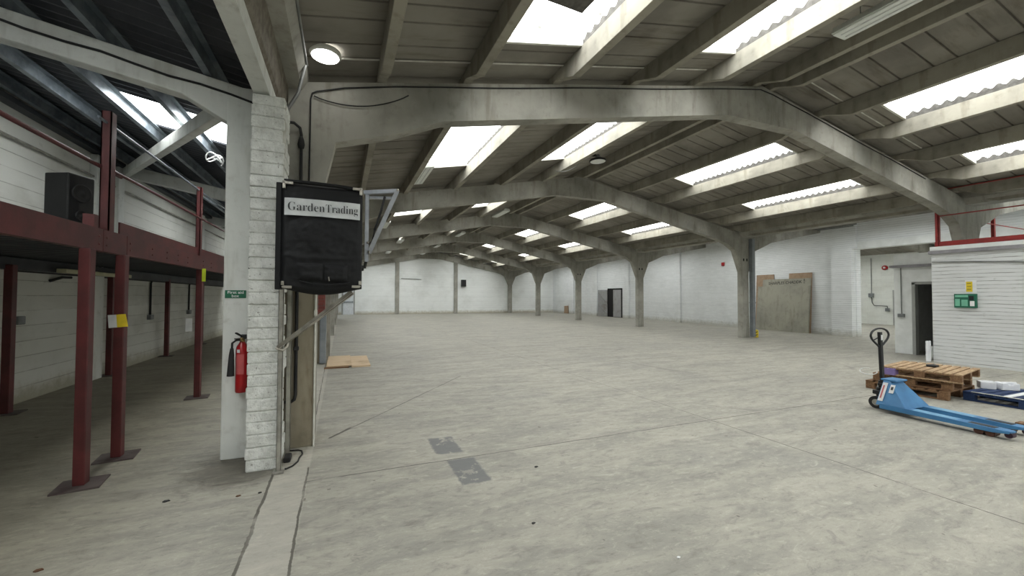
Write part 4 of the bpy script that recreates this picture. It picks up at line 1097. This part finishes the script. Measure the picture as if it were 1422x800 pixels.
# local: +X = fork direction (towards -Y in the world), origin under the pump
for sy in (-1, 1):
    y0 = sy*.19
    m = MB(); m.prism([(.02, .055), (.02, .125), (1.10, .105), (1.17, .095), (1.17, .080), (1.05, .06)], y0-.08, y0-.074); m.prism([(.02, .055), (.02, .125), (1.10, .105), (1.17, .095), (1.17, .080), (1.05, .06)], y0+.074, y0+.08)
    m.add([(.02, y0-.08, .125), (1.10, y0-.08, .105), (1.10, y0+.08, .105), (.02, y0+.08, .125), (.02, y0-.08, .118), (1.10, y0-.08, .098), (1.10, y0+.08, .098), (.02, y0+.08, .118)], [(0, 1, 2, 3), (4, 5, 6, 7), (0, 1, 5, 4), (1, 2, 6, 5), (2, 3, 7, 6), (3, 0, 4, 7)])
    m.prism([(1.10, y0-.08), (1.17, y0-.055), (1.18, y0), (1.17, y0+.055), (1.10, y0+.08)], .085, .105, 'Z')
    fk = build('fork', m, M['jack_blue'], pj, bevel=.003)
    m = MB(); m.box(.84, 1.05, y0-.045, y0+.045, .1035, .1112); build('roller_slot', m, M['black'], fk)
    m = MB(); m.box(.35, .75, y0-.07, y0+.07, .1125, .1185, Matrix.Rotation(R(1.05), 4, 'Y') @ Matrix.Translation((0, 0, .008))); build('worn_patch', m, M['jack_light'], fk)
    m = MB(); m.tube([(.93, y0-.055, .04), (.93, y0+.055, .04)], .04, 16); m.tube([(1.02, y0-.055, .04), (1.02, y0+.055, .04)], .04, 16); build('load_roller', m, M['poly'], fk)
    m = MB(); m.tube([(1.15, y0-.04, .055), (1.15, y0+.04, .055)], .032, 14); build('entry_roller', m, M['purple_poly'], fk)
m = MB()
# A-shaped chassis plate
m.add([(.30, -.27, .11), (.30, .27, .11), (.07, .12, .44), (.07, -.12, .44), (.0, -.12, .44), (.0, .12, .44), (-.02, .27, .10), (-.02, -.27, .10)],
      [(0, 1, 2, 3), (3, 2, 5, 4), (4, 5, 6, 7), (0, 3, 4, 7), (1, 6, 5, 2), (0, 7, 6, 1)])
m.cbox(-.03, .14, -.13, .13, .43, .455, .008)
m2 = MB(); m2.add(m.v[-0:], m.f, False)
build('chassis', m, M['jack_blue'], pj, bevel=.004)
m = MB(); nrm = Vector((.33, 0, .23)).normalized()
m.tube([(-.10, 0, .10), (-.10, 0, .30)], .045, 16); m.tube([(-.09, 0, .30), (-.09, 0, .40)], .03, 16); m.cbox(-.16, .0, -.07, .07, .20, .26, .01); m.cbox(-.11, -.01, -.05, .05, .33, .37, .01)
m.tube([(-.09, .06, .25), (-.09, .06, .36)], .012, 8)
build('hydraulic_pump', m, M['black'], pj)
m = MB()
for sy in (-1, 1): m.tube([(-.11, sy*.035, .088), (-.11, sy*.085, .088)], .088, 22)
build('steering_wheels', m, M['rubber'], pj)
m = MB()
for sy in (-1, 1): m.tube([(-.11, sy*.03, .088), (-.11, sy*.09, .088)], .045, 16)
m.tube([(-.11, -.05, .088), (-.11, .05, .088)], .02, 10); build('wheel_hub', m, M['gal_pole'], pj)
m = MB(); m.bar((-.075, 0, .36), (-.095, 0, 1.10), .055, .035, (1, 0, 0)); build('tow_bar', m, M['black'], pj, bevel=.005)
loop = []
for i in range(28):
    a = 2*math.pi*i/28; yy = .205*math.sin(a); zz = 1.05+.105*math.cos(a)
    if zz < 1.05: yy *= 1-.9*((1.05-zz)/.105)**1.7; zz = 1.05-(1.05-zz)*1.7
    loop.append((-.095, yy, zz))
m = MB(); m.tube(loop, .0135, 8, True); build('loop_handle', m, M['black'], pj)
m = MB(); m.bar((-.10, 0, 1.03), (-.15, -.06, .97), .01, .012); build('release_lever', m, M['black'], pj)
m = MB(); m.box(-.118, -.1145, -.018, .018, .985, 1.06); m.box(-.073, -.070, -.018, .018, .985, 1.06); build('handle_label', m, M['white'], pj)
def on_plane(p0, du, dv, w, h, lift=.002):
    p0, du, dv = Vector(p0), Vector(du).normalized(), Vector(dv).normalized(); n = du.cross(dv); s = MB()
    vs = [p0+n*lift, p0+du*w+n*lift, p0+du*w+dv*h+n*lift, p0+dv*h+n*lift]; return s.add(vs, [(0, 1, 2, 3)])
# side facing the camera (local -Y... the world -X side)
A = Vector((-.02, -.27, .10)); B = Vector((.30, -.27, .11)); D = Vector((.0, -.12, .44)); E_ = Vector((.07, -.12, .44))
up_l = (D-A).normalized(); rt_ = Vector((1, 0, 0))
m = on_plane(A+up_l*.06+rt_*.012, rt_, up_l+Vector((.0, 0, 0)), .055, .27, .012); build('side_label', m, M['white'], pj)
m = on_plane(A+up_l*.19+rt_*.105, rt_, up_l, .05, .12, .022); build('side_label', m, M['white'], pj)
m = on_plane(A+up_l*.235+rt_*.117, rt_, up_l, .025, .045, .025); build('side_print', m, M['ink'], pj)
m = on_plane(A+up_l*.10+rt_*.025, rt_, up_l, .018, .19, .015); build('side_print', m, flat('red print', srgb(190, 110, 110)), pj)

# ------------------------------------------------------------------ pallets
def pallet(name, label, org, ang_, Lx, Ly, boards, mats, z0, group=None, hh=.14):
    """Lx across (direction of deck boards), Ly along front edge. local x = board direction, local y = front edge"""
    t = thing(name, label, 'pallet', (org[0], org[1], z0), group, ang_, True)
    w = Ly/(boards+(boards-1)*.32); g = w*.32
    random.seed(hash(boards)+int(z0*100))
    for i in range(boards):
        y = i*(w+g); j = random.uniform(-.008, .008)
        m = MB(); m.cbox(j, Lx+j, y, y+w, hh-.02, hh, .003); build('deck_board', m, mats[0] if i % 3 else mats[2], t)
    for i in range(3):
        x = [0, (Lx-.1)/2, Lx-.1][i]
        m = MB(); m.cbox(x, x+.1, 0, Ly, hh-.04, hh-.021, .003); build('bearer', m, mats[1], t)
        for k in range(3):
            yy = [0, (Ly-.12)/2, Ly-.12][k]
            m = MB(); m.cbox(x, x+.1, yy, yy+.12, .021, hh-.041, .004); build('block', m, mats[1], t)
        m = MB(); m.cbox(x, x+.1, 0, Ly, 0, .020, .003); build('bottom_board', m, mats[0], t)
    return t
wm = (M['wood'], M['wood_dk'], M['wood'])
pallet('wooden_pallet', 'bottom wooden pallet of the stack beside the pallet truck', (8.82, 3.16), R(5), 1.15, .98, 8, (M['wood_dk'], M['wood_dk'], M['wood_dk']), 0, 'stacked wooden pallets')
pallet('wooden_pallet', 'middle wooden pallet of the stack, offset between its neighbours', (8.90, 3.14), R(8), 1.1, .92, 8, (M['wood_dk'], M['wood_dk'], M['wood']), .142, 'stacked wooden pallets')
pallet('wooden_pallet', 'topmost wooden pallet of the stack with pale worn deck boards', (8.87, 3.03), R(9), 1.15, .90, 9, wm, .284, 'stacked wooden pallets')
pbm = (M['pallet_blue'], M['pallet_blue'], M['pallet_blue'])
bp_ = pallet('blue_pallet', 'navy blue pallet on the floor by the rough office wall', (9.16, 1.93), R(-1), 1.1, 1.2, 11, pbm, 0)
solid('white_plank', 'pale narrow batten lying across the navy blue pallet', 'batten', MB().cbox(9.2, 10.2, 2.66, 2.73, .1405, .152, .003), M['white'], (9.7, 2.65, .14))
solid('edge_batten', 'pale batten along the front edge of the navy pallet', 'batten', MB().cbox(9.165, 9.195, 1.9, 3.04, .1405, .148, .002), M['trim_white'], (9.18, 2.5, .14))
def foam(label, x, y, z, L, rz, notch):
    pts = [(0, 0), (L, 0), (L, .11)]
    pts += [(L*.72, .115), (L*.6, .085), (L*.4, .085), (L*.28, .12)] if notch else [(L*.5, .118)]
    pts += [(0, .115)]
    mt = Matrix.Translation((x, y, z)) @ Matrix.Rotation(rz, 4, 'Z')
    m = MB(); m.prism(pts, 0, .14, 'Y', mt); m.prism([(.02, .1), (L-.02, .1), (L-.02, .135), (.02, .13)], .02, .05, 'Y', mt)
    solid('foam_block', label, 'packing foam', m, M['foam'], (x, y, z), 'foam blocks on the navy pallet', .012)
foam('white foam block on navy pallet, next to the wooden stack', 9.66, 3.10, .142, .17, R(-55), False)
foam('white foam block with curved notch, further from the wooden stack', 9.80, 2.92, .142, .22, R(-36), True)
solid('lilac_box', 'small lilac printed carton at the corner of the wooden pallets', 'carton', MB().cbox(8.72, 8.84, 3.74, 3.90, .29, .40, .004), M['purple'], (8.78, 3.8, .29))
solid('strap_loop', 'white plastic strap loop at the left end of pallet stack', 'strap', MB().tube([(8.66+.03*math.cos(a), 4.06+.12*math.sin(a), .31+.05*math.cos(a)) for a in [i*.35 for i in range(15)]], .008, 6), M['white'], (8.72, 4.02, .3))
solid('paper_sheet', 'white paper lying on the floor behind the wooden pallets', 'paper', MB().box(11.3, 11.7, 4.6, 5.0, 0.0005, .003), M['white'], (11.5, 4.8, 0))
m = MB(); m.prism([(9.4, 3.50), (9.55, 3.52), (9.62, 3.62), (9.5, 3.66), (9.36, 3.6)], .426, .452, 'Z')
solid('crumpled_rag', 'dark crumpled scrap on top of the wooden pallets', 'rag', m, M['rubber'], (9.5, 3.6, .43))
solid('foam_sheet', 'tall white foam board standing by the office doorway', 'foam board', MB().cbox(13.72, 13.86, 5.24, 5.29, 0, .52, .01), M['foam'], (13.8, 5.26, 0))
m = MB(); 
vs = []; 
m.lathe([(.001, .0), (.08, .02), (.09, .12), (.06, .24), (.05, .34), (.001, .36)], 12, Matrix.Translation((14.3, 5.42, .0)))
solid('plastic_bag', 'small clear-grey bag behind the white foam board', 'bag', m, M['acrylic'], (14.3, 5.42, 0))
solid('dark_door_edge', 'black door edge inside the dark office doorway', 'door', MB().box(15.5, 15.54, 5.24, 5.30, 0, 1.95), M['black'], (15.5, 5.27, 0))
solid('timber_offcut', 'short brown timber offcut beside the fork tips', 'offcut', MB().cbox(7.86, 8.0, 1.98, 2.25, 0, .06, .004), M['wood_dk'], (7.9, 2.1, 0))

# crumbs on the floor
for i, (x, y, l, mt_, s) in enumerate(((-1.62, 3.05, 'brown curled leaf on the floor of the left aisle', 'leaf', .02), (-.75, 3.62, 'reddish leaf scrap in front of the brick pillar', 'leaf', .016), (-.60, 3.62, 'dark scrap beside the long floor joint', 'rubber', .012),
        (1.72, 3.28, 'dark chip right of the grey floor patches', 'rubber', .018), (1.95, 1.85, 'white paper scrap on the bare near floor', 'white', .012), (1.28, 2.48, 'black curled scrap on the near floor', 'rubber', .014),
        (-1.25, 3.72, 'dark twig in front of the white column', 'rubber', .022))):
    m = MB(); m.prism([(x-s, y-s*.4), (x-s*.2, y-s*.8), (x+s*1.2, y-s*.1), (x+s*.5, y+s*.6), (x-s*.7, y+s*.5)], 0, .006, 'Z')
    solid('floor_debris', l, 'debris', m, M[mt_], (x, y, 0), 'scraps on the floor')

# ------------------------------------------------------------------ world, camera, colour
w = bpy.data.worlds.new('sky'); bpy.context.scene.world = w; w.use_nodes = True
bg = w.node_tree.nodes['Background']; bg.inputs[0].default_value = (.85, .93, 1, 1); bg.inputs[1].default_value = 1.0

cam = bpy.data.cameras.new('camera'); co = bpy.data.objects.new('camera', cam); link(co)
fw = Vector((0.35267845, 0.93546699, 0.02279058)); rt = Vector((0.93565996, -0.35286948, 0.00485501)); up = Vector((-0.01258381, -0.01961197, 0.99972847))
co.matrix_world = Matrix(((rt.x, up.x, -fw.x, 0), (rt.y, up.y, -fw.y, 0), (rt.z, up.z, -fw.z, 1.6), (0, 0, 0, 1)))
cam.sensor_fit = 'HORIZONTAL'; cam.sensor_width = 36; cam.lens = 539.91/1422*36
cam.shift_x = (711-678.51)/1422; cam.shift_y = -(400-398.47)/1422; cam.clip_start = .05; cam.clip_end = 200
sc = bpy.context.scene; sc.camera = co
vs_ = sc.view_settings; vs_.view_transform = 'Standard'; vs_.look = 'None'; vs_.exposure = 0.1; vs_.gamma = 1; vs_.use_curve_mapping = False
sc.cycles.use_denoising = True
sc.cycles.max_bounces = 10; sc.cycles.diffuse_bounces = 6; sc.cycles.sample_clamp_indirect = 4
